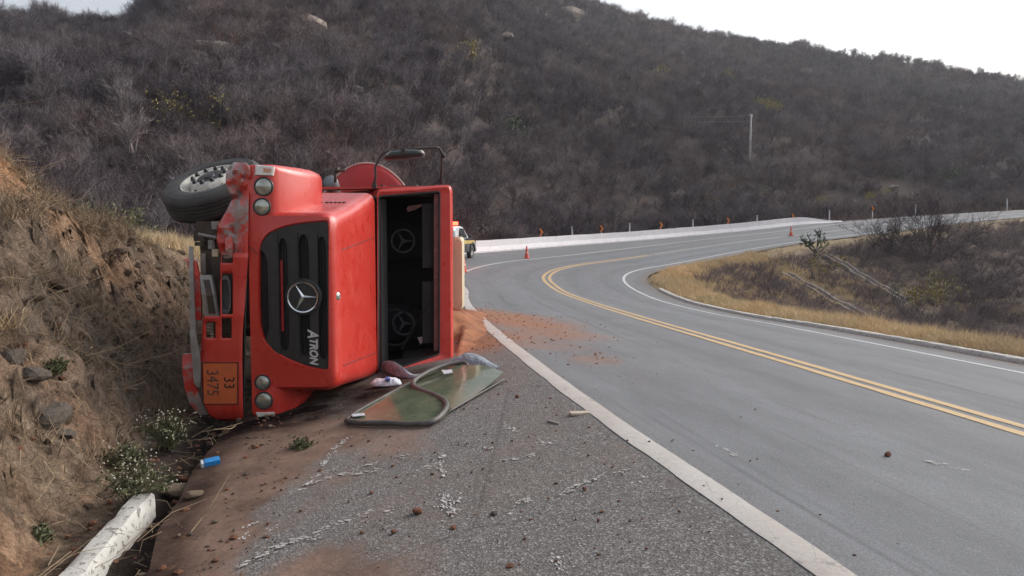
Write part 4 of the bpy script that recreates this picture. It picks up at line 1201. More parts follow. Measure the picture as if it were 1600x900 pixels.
# ---- white concrete barrier on the outside of the bend
ib = [i for i in range(len(CL)) if SS[i] > s_of_y(35) and CL[i, 0] < 33.2]
prof = [(-.32, -.25), (-.32, .07), (-.30, .09), (-.13, .34), (-.085, .73), (.085, .73), (.13, .34), (.30, .09), (.32, -.25)]
rings = []
for n_, i in enumerate(ib):
    k = min(1, (len(ib) - 1 - n_) / 10.0); kk = .16 + .84 * (k * k * (3 - 2 * k))
    t0 = -float(tleft(np.array([i]))[0]) - .05
    zb_ = float(zroad(np.array([i]), np.array([t0]))[0])
    wob = .02 * math.sin(i * .9)
    rings.append([(CL[i, 0] + NR[i, 0] * (t0 - p), CL[i, 1] + NR[i, 1] * (t0 - p), zb_ + (z * kk if z > 0 else z) + wob * .3) for p, z in prof])
def concrete_white(name, c, crack=.75):
    t = NT(name)
    b = t.ramp(t.noise(3, 6, .7), [(.25, tuple(q * .82 for q in c)), (.7, c)])
    s_ = t.ramp(t.noise(1.3, 7, .75), [(.60, 0.0), (.8, .55)])
    b = t.mix(s_, b, (.26, .235, .21))
    ck = t.ramp(t.noise(19, 4, .65, dist=.3), [(crack, 0.0), (crack + .03, .95)])
    b = t.mix(t.math('MULTIPLY', ck, .75), b, (.13, .11, .095))
    t.col(b).set(Roughness=.9, Specular_IOR_Level=.2); t.bump(t.noise(25, 5, .7), .6, .02)
    return t.m
M['barrier'] = concrete_white('white_barrier_paint', (.74, .715, .73))
M['kerb'] = concrete_white('chipped_white_kerb_paint', (.58, .565, .53), .58)
br_ = MB().loft(rings).build('concrete_barrier', M['barrier'], smooth=True, angle=25)
tag(br_, 'long low white concrete barrier curving round the outside of the bend', 'barrier')
# ---- kerbs
def kerb(i_list, off, wd, ht, label, name='kerb', y1=None):
    rings = []
    X_, Y_, Z_ = strip_xyz(np.array(i_list), np.linspace(off, off if y1 is None else y1, len(i_list))[:, None])
    P = np.stack([X_[:, 0], Y_[:, 0], Z_[:, 0]], 1)
    n = len(P); q = np.linspace(0, n - 1, (n - 1) * 8 + 1); lo = np.floor(q).astype(int).clip(0, n - 2); f = (q - lo)[:, None]
    P = P[lo] * (1 - f) + P[lo + 1] * f; N_ = NR[np.array(i_list)][lo]
    base_z = np.array([min(P[k, 2], surf(P[k, 0], P[k, 1]) + .1) for k in range(0, len(P), 4)]).repeat(4)[:len(P)]
    for k in range(len(P)):
        ring_ = []
        for j, (p, z) in enumerate([(-.5, -1.2), (-.5, .2), (-.47, .8), (-.38, 1.0), (.0, 1.0), (.36, 1.0), (.46, .8), (.5, .2), (.5, -1.2)]):
            nz1 = float(vnoise(np.array(k * .55 + j * 3.1), np.array(j * 5.3), 3)) - .5
            nz2 = float(vnoise(np.array(k * .13 + j), np.array(j * 2.3), 5)) - .5
            chip = -.35 * max(0, nz1 - .22) * 4 * (z > .7)
            ring_.append((P[k, 0] + N_[k, 0] * (p * wd + nz1 * .014), P[k, 1] + N_[k, 1] * (p * wd + nz1 * .014), P[k, 2] + ht * (z + chip * .5) + nz2 * .016))
        rings.append(ring_)
    o = MB().loft(rings).build(name, M['kerb'], smooth=True, angle=35)
    return tag(o, label, 'kerb')
kl = [i for i in range(len(CL)) if 1.9 < CL[i, 1] - NR[i, 1] * 6.94 < 5.5 and CL[i, 1] < 12]
kerb(kl, -7.26, .15, .075, 'short stretch of chipped white kerb at the foot of the earth bank', y1=-6.92)
kr = [i for i in range(len(CL)) if -3 < CL[i, 1] < 31.5 and CL[i, 0] < 20]
kerb(kr, 4.55, .20, .085, 'long worn white kerb along the dry grass verge inside the bend')
# ---- chevron signs and delineator posts behind the barrier
off_b = lambda i: -float(tleft(np.array([i]))[0]) - .75
CHEV = [(843, 363), (937, 357.5), (1033, 352), (1136, 345), (1240, 338), (1362, 326)]
where = ['first chevron sign from the left behind the barrier, nearest the police pickup', 'second chevron sign from the left behind the white barrier', 'third chevron sign from the left behind the white barrier',
         'fourth chevron sign from the left behind the white barrier', 'last chevron sign behind the barrier, near its tapered far end', 'chevron sign past the barrier end in front of yellow shrubs']
def make_chevron():
    r_ = tag(empty('chevron_sign'), 'x', 'sign', 'chevron signs round the bend')
    MB().tube([(0, 0, -.6), (0, 0, 1.35)], .045, 8).build('post', M['post'], r_, smooth=True)
    pn = MB().loft([[(x, -.05, z) for x, z in rrect(-.21, .21, .99, 1.56, .03, 3)], [(x, -.065, z) for x, z in rrect(-.21, .21, .99, 1.56, .03, 3)]]).build('sign_panel', M['sign_black'], r_)
    a = [(-.17, 1.53), (.0, 1.53), (.17, 1.275), (.0, 1.02), (-.17, 1.02), (.0, 1.275)]
    MB().add([(x, -.069, z) for x, z in a] + [(x, -.066, z) for x, z in a], [(0, 1, 2, 5), (5, 2, 3, 4), (6, 7, 8, 11), (11, 8, 9, 10)] + [(k, (k + 1) % 6, 6 + (k + 1) % 6, 6 + k) for k in range(6)]).build('arrow', M['sign_orange'], pn)
    return r_
proto = make_chevron()
for n_, ((u, v), lab) in enumerate(zip(CHEV, where)):
    o = proto if n_ == 0 else copy_tree(proto)
    i, x, y = idx_at_u(u, off_b)
    zc = pix(u, v, y)[2]
    o.location = (x, y, zc - 1.275); o.rotation_euler = (0, 0, math.atan2(-x, y) + R(8)); o['label'] = lab
POST = [(892, 354), (985, 348.5), (1083, 343), (1185, 336), (1296, 328), (1430, 320), (1574, 310)]
wp = ['white marker post between the first and second chevron signs', 'white marker post between the second and third chevron signs', 'white marker post between the third and fourth chevron signs', 'white marker post between the fourth and fifth chevron signs',
      'white marker post at the tapered far end of the barrier', 'white marker post on the far verge right of the last chevron sign', 'white marker post farthest right beside the far road']
def make_post():
    r_ = tag(empty('marker_post'), 'x', 'post', 'white marker posts round the bend')
    MB().loft([[(x * k, y * k, z) for x, y in ((-.06, -.05), (.06, -.05), (.06, .05), (-.06, .05))] for z, k in ((-1.0, 1), (1.08, 1), (1.12, .8))]).build('shaft', M['post'], r_)
    MB().box((0, -.053, .98), (.05, .006, .10)).build('reflector', simple('grey_reflector', (.3, .28, .28), .3), r_)
    return r_
proto = make_post()
for n_, ((u, v), lab) in enumerate(zip(POST, wp)):
    o = proto if n_ == 0 else copy_tree(proto)
    i, x, y = idx_at_u(u, off_b)
    o.location = (x, y, pix(u, v, y)[2] - 1.12); o.rotation_euler = (0, R(-5 if n_ == 0 else rnd.uniform(-1.5, 1.5)), math.atan2(-x, y)); o['label'] = lab
# ---- traffic cones
def make_cone():
    r_ = tag(empty('traffic_cone'), 'x', 'traffic cone', 'traffic cones on the road')
    MB().loft([[(x * k, y * k, z) for x, y in rrect(-.17, .17, -.17, .17, .03, 3)] for z, k in ((0, 1), (.03, 1), (.045, .9))]).build('base', M['cone'], r_)
    MB().lathe([(.13, .035), (.125, .06), (.035, .70), (.028, .715), (0, .715)], 20).build('cone_body', M['cone'], r_, smooth=True, angle=40)
    for z0, z1 in ((.30, .38),):
        MB().lathe([(.135 - .146 * z0 + .002, z0), (.135 - .146 * z1 + .002, z1)], 20).build('band', M['cone_band'], r_, smooth=True)
    return r_
proto = make_cone()
for n_, (u, v, lab) in enumerate([(823, 404, 'orange traffic cone standing alone on the outer white line before the barrier'), (1236, 368.5, 'orange traffic cone farthest away on the centre line of the far road'), (724.5, 425.5, 'orange traffic cone half hidden by the beige panel on the truck roof')]):
    o = proto if n_ == 0 else copy_tree(proto)
    p = ground_hit(u, v); o.location = p; o['label'] = lab
    I_, t_ = nearest([p.x], [p.y]); o.location.z = float(zroad(I_, t_)[0])
# ---- police pickup with its beacon lit
def make_pickup(loc, rz):
    """x forward, y left"""
    r_ = tag(empty('pickup_truck', loc, (0, 0, rz)), 'dark and yellow police pickup with red beacon lit, half hidden behind the lorry cab', 'pickup truck')
    def sec(x, w_, z0, z1, r): return [(x, y, z) for y, z in rrect(-w_, w_, z0, z1, r, 4)]
    b = MB().loft([sec(2.62, .80, .48, .92, .10), sec(2.55, .88, .42, 1.00, .10), sec(2.2, .92, .38, 1.10, .10), sec(1.2, .93, .36, 1.16, .08), sec(1.1, .93, .36, 1.16, .08), sec(-2.4, .93, .36, 1.12, .08), sec(-2.55, .88, .45, 1.08, .08)])
    body = b.build('body', M['car_dark'], r_, smooth=True, angle=35)
    cb = MB().loft([sec(1.22, .84, 1.10, 1.15, .02), sec(.45, .72, 1.10, 1.76, .08), sec(.2, .70, 1.10, 1.80, .09), sec(-.8, .70, 1.10, 1.78, .09), sec(-1.15, .76, 1.10, 1.55, .07), sec(-1.3, .80, 1.08, 1.14, .02)])
    cbo = cb.build('cabin', M['car_white'], r_, smooth=True, angle=35)
    MB().loft([[(1.14, -.72, 1.19), (1.14, .72, 1.19), (.50, .62, 1.71), (.50, -.62, 1.71)], [(1.16, -.72, 1.20), (1.16, .72, 1.20), (.52, .62, 1.73), (.52, -.62, 1.73)]]).build('windscreen', M['car_glass'], cbo)
    for s in (-1, 1):
        MB().loft([[(.95, s * .815, 1.19), (.42, s * .735, 1.66), (-.2, s * .725, 1.68), (-.2, s * .82, 1.19)], [(.95, s * .83, 1.19), (.42, s * .75, 1.66), (-.2, s * .74, 1.68), (-.2, s * .835, 1.19)]]).build('side_window', M['car_glass'], cbo)
        st_ = MB().loft([[(2.1, s * .925, .84), (2.1, s * .925, 1.02), (-2.3, s * .935, 1.04), (-2.3, s * .935, .86)], [(2.1, s * .937, .84), (2.1, s * .937, 1.02), (-2.3, s * .945, 1.04), (-2.3, s * .945, .86)]])
        st_.build('side_stripe', M['car_yellow'], body)
        MB().box((2.52, s * .66, .86), (.14, .38, .16), rot=(0, 0, s * -.25)).build('headlight', M['lamp_clear'], body)
        MB().box((.9, s * 1.0, 1.22), (.12, .2, .15)).build('wing_mirror', M['car_dark'], cbo)
        fa = MB()
        fa.loft([[(1.62 + .50 * math.cos(an), s * .90, .42 + .50 * math.sin(an)) for an in np.linspace(-.1, math.pi + .1, 14)] + [(1.62 + .41 * math.cos(an), s * .90, .42 + .41 * math.sin(an)) for an in np.linspace(math.pi + .1, -.1, 14)],
                 [(1.62 + .50 * math.cos(an), s * .975, .42 + .50 * math.sin(an)) for an in np.linspace(-.1, math.pi + .1, 14)] + [(1.62 + .41 * math.cos(an), s * .975, .42 + .41 * math.sin(an)) for an in np.linspace(math.pi + .1, -.1, 14)]])
        fa.build('wheel_arch', M['black_plastic'], body)
    MB().loft([[(1.1, -.70, 1.18), (1.1, .70, 1.18), (2.45, .72, 1.08), (2.45, -.72, 1.08)], [(1.1, -.70, 1.19), (1.1, .70, 1.19), (2.47, .72, 1.092), (2.47, -.72, 1.092)]]).build('bonnet', M['car_yellow'], body)
    MB().box((2.64, 0, .80), (.05, 1.0, .26)).build('front_grille', M['black_plastic'], body)
    MB().box((2.64, 0, .50), (.14, 1.74, .18)).build('bumper', M['grey_metal'], body)
    for x in (1.62, -1.60):
        for s in (-1, 1):
            wr = empty('wheel', (x, s * .80, .39), (R(90) * -s, 0, 0)); wr.parent = r_
            MB().lathe([(.20, -.11), (.37, -.12), (.39, -.09), (.39, .09), (.37, .12), (.25, .13), (.20, .11)], 28).build('tyre', M['rubber'], wr, smooth=True, angle=40)
            MB().lathe([(.24, .12), (.22, .09), (.10, .08), (.08, .11), (0, .11)], 20).build('rim', M['rim'], wr, smooth=True, angle=40)
    lb = MB().box((0, 0, 1.83), (.28, 1.1, .05)).build('light_bar', M['black_plastic'], r_)
    for s in (-1, 1):
        MB().loft([[(x, y + s * .34, z) for x, z in rrect(-.14, .14, 1.85, 2.03, .05, 3)] for y in (-.2, .2)]).build('beacon', M['beacon'], lb)
        MB().box((.145, s * .34, 1.91), (.02, .3, .06)).build('beacon_lamp', M['beacon_core'], lb)
    ld = bpy.data.lights.new('beacon_light', 'POINT'); ld.energy = 220; ld.color = (1, .06, .03); ld.shadow_soft_size = .12
    lo = bpy.data.objects.new('beacon_light', ld); COL.objects.link(lo); lo.parent = r_; lo.location = (-.35, 0, 2.15)
    return r_
pc = ground_hit(738, 403.5)
hd = math.atan2(.97, .22)
fwd = Vector((math.cos(hd), math.sin(hd), 0)); lft = Vector((-fwd.y, fwd.x, 0))
fl_wheel = Vector((pc.x, pc.y, 0))
ploc = fl_wheel - fwd * 1.62 + lft * .92
ploc.z = pc.z - .02
pick = make_pickup(ploc, hd)
# ---- utility poles and wires
def make_pole(p, h, lab):
    r_ = tag(empty('utility_pole', p), lab, 'utility pole', 'poles on the hillside')
    MB().tube([(0, 0, -.8), (.02, 0, h * .5), (.08, 0, h)], [.19, .16, .12], 10).build('pole_shaft', M['pole'], r_, smooth=True)
    MB().box((.08, 0, h - .15), (1.3, .12, .12), rot=(0, 0, R(60))).build('crossarm', M['pole'], r_)
    for k in (-1, 1): MB().lathe([(.05, 0), (.06, .1), (.03, .18), (0, .18)], 8, Matrix.Translation((.08 + k * .28, k * .48, h - .09))).build('insulator', M['post'], r_)
    return r_
pp_ = ground_hit(1171, 263, 0, 300)
hp = pix(1173, 179, pp_.y)[2] - pp_.z
make_pole(pp_, hp, 'tall grey concrete utility pole standing in the scrub on the right hillside')
B0 = Vector((-62, 302, float(height(np.array([-62.]), np.array([302.]))[0])))
make_pole(B0, 9.0, 'distant utility pole on the ridge above the photo frame')
for dz, px_, nm_ in ((-.12, (987, 178), 'upper of two thin wires sagging left from the utility pole'), (-.95, (1031, 187), 'lower of two thin wires sagging left from the utility pole')):
    a = Vector((pp_.x + .08, pp_.y, pp_.z + hp + dz)); b = B0 + Vector((.08, 0, 9.0 + dz))
    bestf = min((abs(800 + F * a.lerp(b, f / 400)[0] / (a.lerp(b, f / 400)[1] * _c) - px_[0]), f / 400) for f in range(1, 200))[1]
    m_ = a.lerp(b, bestf); sag = max(.5, (m_.z - pix(px_[0], px_[1], m_.y)[2]) / (4 * bestf * (1 - bestf)))
    pts = [a.lerp(b, k / 40) - Vector((0, 0, 4 * sag * (k / 40) * (1 - k / 40))) for k in range(41)]
    tag(MB().tube(pts, .028, 4).build('power_line', M['wire'], smooth=True), nm_, 'wire')
# ---- concrete drain chutes down the slope inside the bend
CHUTE_P = []
def chute(px_path, lab, wd=.55):
    P = [ground_hit(u, v) for u, v in px_path]
    Q = []
    for a, b in zip(P[:-1], P[1:]):
        n = max(2, int((b - a).length / .6))
        Q += [a.lerp(b, k / n) for k in range(n)]
    Q.append(P[-1])
    rings = []; 
    for k, p in enumerate(Q):
        t_ = (Q[min(k + 1, len(Q) - 1)] - Q[max(k - 1, 0)]); t_.z = 0; t_.normalize(); nrm = Vector((t_.y, -t_.x, 0))
        z0 = surf(p.x, p.y) + .13; CHUTE_P.append((p.x, p.y))
        rings.append([(p.x + nrm.x * a * wd, p.y + nrm.y * a * wd, z0 + z) for a, z in ((-.5, -.5), (-.5, .06), (-.36, .06), (-.33, -.12), (.33, -.12), (.36, .06), (.5, .06), (.5, -.5))])
    o = MB().loft(rings).build('drain_channel', M['chute'], smooth=False)
    return tag(o, lab, 'drain', 'concrete drains down the slope')
M['chute'] = simple('weathered_concrete', (.31, .285, .27), .95, .3, 3, dust=(.16, .12, .10), dustamt=.6)
chute([(1226, 431), (1262, 450), (1300, 474), (1352, 503)], 'nearer concrete drain running down past the olive bush inside the bend')
chute([(1292, 402), (1330, 424), (1370, 449), (1412, 473)], 'farther concrete drain running down from the green cactus inside the bend', .5)

# ---- loose windshield with its rubber seal
def gp(u, v, l): return ground_hit(u, v, l)
ws = tag(empty('windshield', ground_hit(660, 630)), 'detached greenish windshield lying on the asphalt with its rubber seal peeling off', 'windshield')
wl = ws.location.copy()
gl_px = [(543, 662), (560, 650), (600, 629), (645, 606), (690, 586), (715, 586), (760, 591), (787, 597), (760, 614), (730, 631), (702, 648), (690, 660), (670, 666), (620, 665), (580, 664)]
def rel_(p): return p - wl
base = [rel_(gp(u, v, .022)) for u, v in gl_px]
lift = [.012, .02, .035, .05, .06, .09, .11, .075, .03, .006, .004, .004, .004, .006, .008]
top_ = [p + Vector((0, 0, l)) for p, l in zip(base, lift)]
cc_ = sum(top_, Vector()) / len(top_) + Vector((0, 0, .012))
gm_ = MB(); n = len(top_)
rings = [[cc_ + (p - cc_) * k + Vector((0, 0, .012 * (1 - k * k))) for p in top_] for k in (1.0, .75, .5, .25)]
gm_.loft([[p - Vector((0, 0, .006)) for p in rings[0]]] + rings, 0, False, True)
def glass_mat():
    t = NT('dusty_green_glass')
    d = t.ramp(t.noise(3.2, 6, .7), [(.35, (.12, .15, .095)), (.55, (.18, .215, .14)), (.75, (.27, .24, .165))])
    sm = t.ramp(t.noise(9, 5, .7, vec=t.scalevec('Object', (1, 3, 1))), [(.55, 0.0), (.75, .6)])
    d = t.mix(sm, d, (.055, .055, .04))
    t.col(d).set(IOR=1.5, Specular_IOR_Level=.5)
    t.L(t.ramp(t.noise(4, 6, .7), [(.3, .04), (.7, .22)]), t.b.inputs['Roughness'])
    t.b.inputs['Transmission Weight'].default_value = .28
    return t.m
gm_.build('glass', glass_mat(), ws, smooth=True, angle=40)
stick_ = [rel_(gp(u, v, .05)) for u, v in ((549, 657), (569, 655), (571, 659), (551, 661))]
MB().loft([stick_, [p + Vector((0, 0, .004)) for p in stick_]]).build('sticker', M['bag'], ws)
stick_ = [rel_(gp(u, v, .125)) for u, v in ((690, 598), (706, 597), (708, 602), (694, 605))]
MB().loft([stick_, [p + Vector((0, 0, .004)) for p in stick_]]).build('sticker', M['bag'], ws)
# the peeled seal: one strip from the lower left corner round the S curve
sp_px = [(541, 664, .03), (565, 667, .03), (600, 668, .03), (640, 669, .03), (668, 668, .035), (684, 662, .045), (695, 652, .055), (698, 643, .06), (693, 636, .065), (678, 629, .07), (660, 623, .075), (648, 618, .085), (646, 613, .10), (655, 607, .115), (675, 598, .13), (700, 590, .14), (718, 586, .13), (729, 586, .11), (731, 591, .09), (729, 598, .08)]
pts = [rel_(gp(u, v, 0)) + Vector((0, 0, l)) for u, v, l in sp_px]
MB().tube(smooth_path(pts), .024, 8).build('rubber_seal', M['seal'], ws, smooth=True)
pts = [rel_(gp(u, v, 0)) + Vector((0, 0, .035 + .04 * math.sin(k / 8 * 3.1))) for k, (u, v) in enumerate([(541, 663), (560, 651), (600, 630), (645, 607), (690, 587)])]
MB().tube(smooth_path(pts), .012, 6).build('edge_trim', M['seal'], ws, smooth=True)
pts = [rel_(gp(u, v, 0)) + Vector((0, 0, .025)) for u, v in [(700, 649), (730, 631), (760, 614), (788, 597)]]
MB().tube(smooth_path(pts), .010, 6).build('edge_trim', M['seal'], ws, smooth=True)
# ---- grey cloth cover, draped in two lobes
def cloth(px_outline_top, px_outline_bot, hts, name, lab):
    rows_ = []
    A = [gp(u, v, 0) for u, v in px_outline_bot]
    n = len(A); m = 12
    vs = []; fs = []
    for k in range(n):
        u0, v0 = px_outline_bot[k]; u1, v1 = px_outline_top[k]
        topz = pix(u1, v1, A[k].y + .22)[2]
        h_ = max(.015, topz - A[k].z)
        for j in range(m + 1):
            f = j / m
            y = A[k].y + .50 * f * hts[k]
            z = A[k].z + .006 + h_ * math.sin(math.pi * min(1, f ** .75)) ** .8
            z += .05 * (float(fbm(np.array(k * .9), np.array(j * .35), 3, 5)) - .5) * (0 < j < m)
            vs.append((A[k].x * (y / A[k].y) + .01 * math.sin(k * 1.7 + j), y, max(z, surf(A[k].x, y) + .004)))
    for k in range(n - 1):
        for j in range(m): fs.append((k * (m + 1) + j, k * (m + 1) + j + 1, (k + 1) * (m + 1) + j + 1, (k + 1) * (m + 1) + j))
    o = MB().add(vs, fs).build(name, M['fabric'], None, smooth=True)
    s1 = o.modifiers.new('sub', 'SUBSURF'); s1.levels = 1; s1.render_levels = 2
    s2 = o.modifiers.new('thick', 'SOLIDIFY'); s2.thickness = .008
    return tag(o, lab, 'cloth')
bot = [(590, 578), (600, 583), (615, 589), (632, 592), (645, 592), (660, 589), (672, 586), (682, 585), (700, 583), (715, 582), (730, 581), (745, 580), (760, 579), (772, 578), (779, 577)]
topo = [(589, 570), (597, 563), (608, 562), (622, 573), (640, 588), (658, 584), (670, 579), (684, 573), (700, 564), (714, 556), (730, 551), (746, 553), (760, 560), (771, 569), (778, 574)]
cl_o = cloth(topo, bot, [.5, .6, .6, .5, .3, .25, .3, .5, .8, 1, 1, 1, .8, .6, .3], 'seat_cover', 'grey fabric seat cover crumpled in two lobes between cab and windshield')
# ---- small litter
def lump(px_c, size, mat, name, lab, cat, seed, rot=0, flat=.55, extra=None):
    p = ground_hit(*px_c) if not isinstance(px_c, Vector) else px_c
    mb = MB(); n = 12; rings = []
    r0 = random.Random(seed)
    for k, (q, z) in enumerate(((.75, 0), (1.0, .25), (.98, .6), (.7, .9), (.25, 1.0))):
        rings.append([(size[0] / 2 * q * math.copysign(abs(math.cos(a)) ** .55, math.cos(a)) * r0.uniform(.9, 1.08), size[1] / 2 * q * math.copysign(abs(math.sin(a)) ** .55, math.sin(a)) * r0.uniform(.9, 1.08), size[2] * z * r0.uniform(.85, 1.1)) for a in np.linspace(0, 2 * math.pi, n + 1)[:-1]])
    mb.loft(rings)
    o = mb.build(name, mat, None, smooth=True, angle=50)
    o.location = p; o.rotation_euler = (0, 0, rot)
    return tag(o, lab, cat)
bg_ = lump((603, 604), (.31, .16, .085), M['bag'], 'plastic_bag', 'small white plastic packet with blue print beside the hood corner', 'packet', 4, R(8))
MB().box((.02, -.0, .077), (.05, .15, .02)).build('printed_band', M['blue_print'], bg_)
ct = tag(empty('carton', ground_hit(334, 726), (R(8), R(-6), R(25))), 'crushed blue and white drink carton lying in the dirt by the ditch', 'carton')
MB().loft([[(x, y, z) for x, z in rrect(-.085, .06, 0, .075, .012, 3)] for y in (-.05, .05)]).build('carton_body', M['carton_blue'], ct, smooth=True, angle=40)
MB().loft([[(x, y, z) for x, z in rrect(-.115, -.087, .005, .07, .01, 3)] for y in (-.048, .048)]).build('carton_end', M['carton_white'], ct)
ct.scale = (.8, .8, .55)
wc_ = MB().box((0, 0, .012), (.15, .07, .018), rot=(0, 0, R(10))).build('wood_chip', M['wood_chip']); wc_.location = ground_hit(905, 648)
tag(wc_, 'small pale wood chip lying beside the near white line', 'wood chip')
wc_ = MB().box((0, 0, .008), (.13, .016, .014), rot=(0, 0, R(-50))).build('stick', M['grey_metal']); wc_.location = ground_hit(865, 662)
tag(wc_, 'short grey stick lying on the shoulder left of the white line', 'stick')
# ---- stones
def stone_mesh(seed, flat=.6, sub=2):
    b = bmesh.new(); bmesh.ops.create_icosphere(b, subdivisions=sub, radius=1)
    r0 = random.Random(seed); offs = Vector((r0.uniform(0, 50), r0.uniform(0, 50), r0.uniform(0, 50)))
    cuts = [(Vector((r0.gauss(0, 1), r0.gauss(0, 1), r0.gauss(0, 1))).normalized(), r0.uniform(.55, .85)) for _ in range(9)]
    for v in b.verts:
        p = v.co.copy()
        for nrm, d in cuts:
            e = p.dot(nrm) - d
            if e > 0: p -= nrm * e
        n1 = float(fbm(np.array(p.x * 1.6 + offs.x), np.array(p.y * 1.6 + p.z * 1.1 + offs.y), 3, 2)) - .5
        p *= 1 + .35 * n1
        p.z *= flat
        v.co = p
    me = bpy.data.meshes.new('stone'); b.to_mesh(me); b.free()
    me.polygons.foreach_set('use_smooth', [sub > 2] * len(me.polygons))
    return me
def rock_mat(name, lo, hi, sc):
    t = NT(name)
    c = t.ramp(t.noise(sc, 6, .7), [(.3, lo), (.7, hi)])
    c = t.mix(.6, c, t.ramp(t.noise(sc * 6, 4, .7), [(.3, .6), (.7, 1.35)]), 'MULTIPLY')
    t.col(c).set(Roughness=.95, Specular_IOR_Level=.15); t.bump(t.noise(sc * 5, 5, .7), .8, .03); return t.m
M['stone_orange'] = rock_mat('orange_stone', (.22, .10, .06), (.36, .18, .12), 9)
M['stone_tan'] = rock_mat('tan_stone', (.20, .15, .105), (.34, .27, .20), 6)
M['earth_rock'] = rock_mat('earthy_rock', (.095, .068, .050), (.21, .155, .115), 4)
M['rock_grey'] = rock_mat('grey_brown_rock', (.10, .085, .075), (.20, .17, .145), 3)
M['boulder'] = rock_mat('pale_boulder', (.20, .165, .14), (.36, .30, .26), .8)
SM = [stone_mesh(k, f) for k, f in enumerate((.7, .55, .8, .45, .62, .9))]
def stone(p, size, mat, lab, group=None, name='stone', k=0, cat='stone', sink=.2, sx=1.0):
    me = SM[k % len(SM)].copy() if not SM[k % len(SM)].materials else SM[k % len(SM)]
    key = (k % len(SM), mat)
    if key not in _sm:
        m2 = SM[k % len(SM)].copy(); m2.materials.clear(); m2.materials.append(M[mat]); _sm[key] = m2
    o = bpy.data.objects.new(name, _sm[key]); COL.objects.link(o)
    fl = (.7, .55, .8, .45, .62, .9)[k % 6]
    o.scale = (size / 2 * sx, size / 2, size / 2); o.rotation_euler = (rnd.uniform(-.15, .15), rnd.uniform(-.15, .15), rnd.uniform(0, 6.28))
    o.location = (p[0], p[1], p[2] + size / 2 * fl * (1 - sink) * .75)
    return tag(o, lab, cat, group)
_sm = {}
stone(ground_hit(285, 772), .24, 'stone_tan', 'large flat tan stone at the ditch edge beyond the kerb end', k=3, sx=1.2)
stone(ground_hit(304, 778), .13, 'stone_tan', 'small tan stone touching the large flat stone by the ditch', k=1)
stone(ground_hit(287, 754), .09, 'stone_orange', 'small reddish stone just behind the large flat tan stone', k=2)
stone(ground_hit(652, 803), .072, 'stone_orange', 'largest orange brick-like stone on the near shoulder', k=0)
stone(ground_hit(708, 828), .042, 'stone_orange', 'orange stone below the cross-shaped white scrape mark', k=2)
stone(ground_hit(615, 834), .04, 'stone_orange', 'orange stone left of and below the largest orange stone', k=4)
stone(ground_hit(797, 887), .042, 'stone_orange', 'orange stone nearest the camera on the shoulder', k=1)
stone(ground_hit(1388, 714), .05, 'stone_orange', 'lone reddish stone in the middle of the near traffic lane', k=5)
stone(ground_hit(772, 806), .05, 'rock_grey', 'dark grey stone beside a white scrape on the shoulder', k=0)
for n_, (u, v, s_) in enumerate([(676, 743, 7), (620, 748, 6), (913, 766, 7), (920, 712, 6), (857, 783, 5), (935, 816, 5), (680, 708, 5), (577, 690, 6), (500, 737, 6), (800, 690, 5), (760, 706, 4), (980, 690, 4), (560, 668, 5), (1010, 860, 5), (870, 650, 4), (835, 700, 4), (725, 640, 5), (808, 622, 6), (1100, 760, 4), (1215, 800, 5), (1335, 870, 5), (1050, 690, 4), (1180, 640, 3), (640, 842, 4), (545, 785, 5), (470, 800, 6), (440, 770, 5), (585, 722, 5), (735, 762, 4), (820, 845, 4)]):
    p = ground_hit(u, v); in_lane = p.x > .0 and nearest([p.x], [p.y])[1][0] > -3.6
    or_ = bool(n_ % 3)
    lb_ = 'small %s stone lying %s' % ('orange' if or_ else 'tan', 'in the traffic lane right of the white line' if in_lane else 'on the cracked grey shoulder')
    stone(p, s_ * p.y / F * 1.15, 'stone_orange' if or_ else 'stone_tan', lb_, lb_.replace('stone', 'stones'), k=n_)
# rocks set in the earth bank
for n_, (u, v, s_, lab) in enumerate([(78, 655, .42, 'large grey rock set in the lower bank at far left'), (95, 690, .25, 'grey rock just under the large grey rock in the bank'), (18, 560, .30, 'dark rock ledge at the left photo edge in the bank'), (50, 600, .36, 'flat dark rock above the large grey rock'),
        (255, 372, .42, 'pale angular rock near the bank crest beside the truck wheel'), (225, 352, .26, 'small pale rock on the bank crest left of the truck wheel'), (282, 395, .30, 'brown rock under the truck wheel at the bank edge'), (240, 420, .34, 'layered brown rock high on the bank'), (270, 450, .30, 'brown rock beside the torn bumper strip'),
        (185, 400, .30, 'tan rock in the middle of the upper bank'), (150, 360, .22, 'small tan rock among grass on the bank crest'), (100, 660, .14, 'small orange-tipped stone in the lower bank'), (137, 795, .10, 'small pale stone on the bank above the kerb'), (215, 520, .30, 'brown rock in the middle of the bank beside the bumper'), (130, 470, .26, 'brown rock at the centre left of the bank'), (60, 480, .22, 'small brown rock at the left of the bank')]):
    p = bank_hit(u, v)
    stone(p, s_ * .8, 'rock_grey' if n_ in (0, 1, 2, 3) else 'earth_rock', lab, None, 'rock', k=n_, cat='rock', sink=.95)
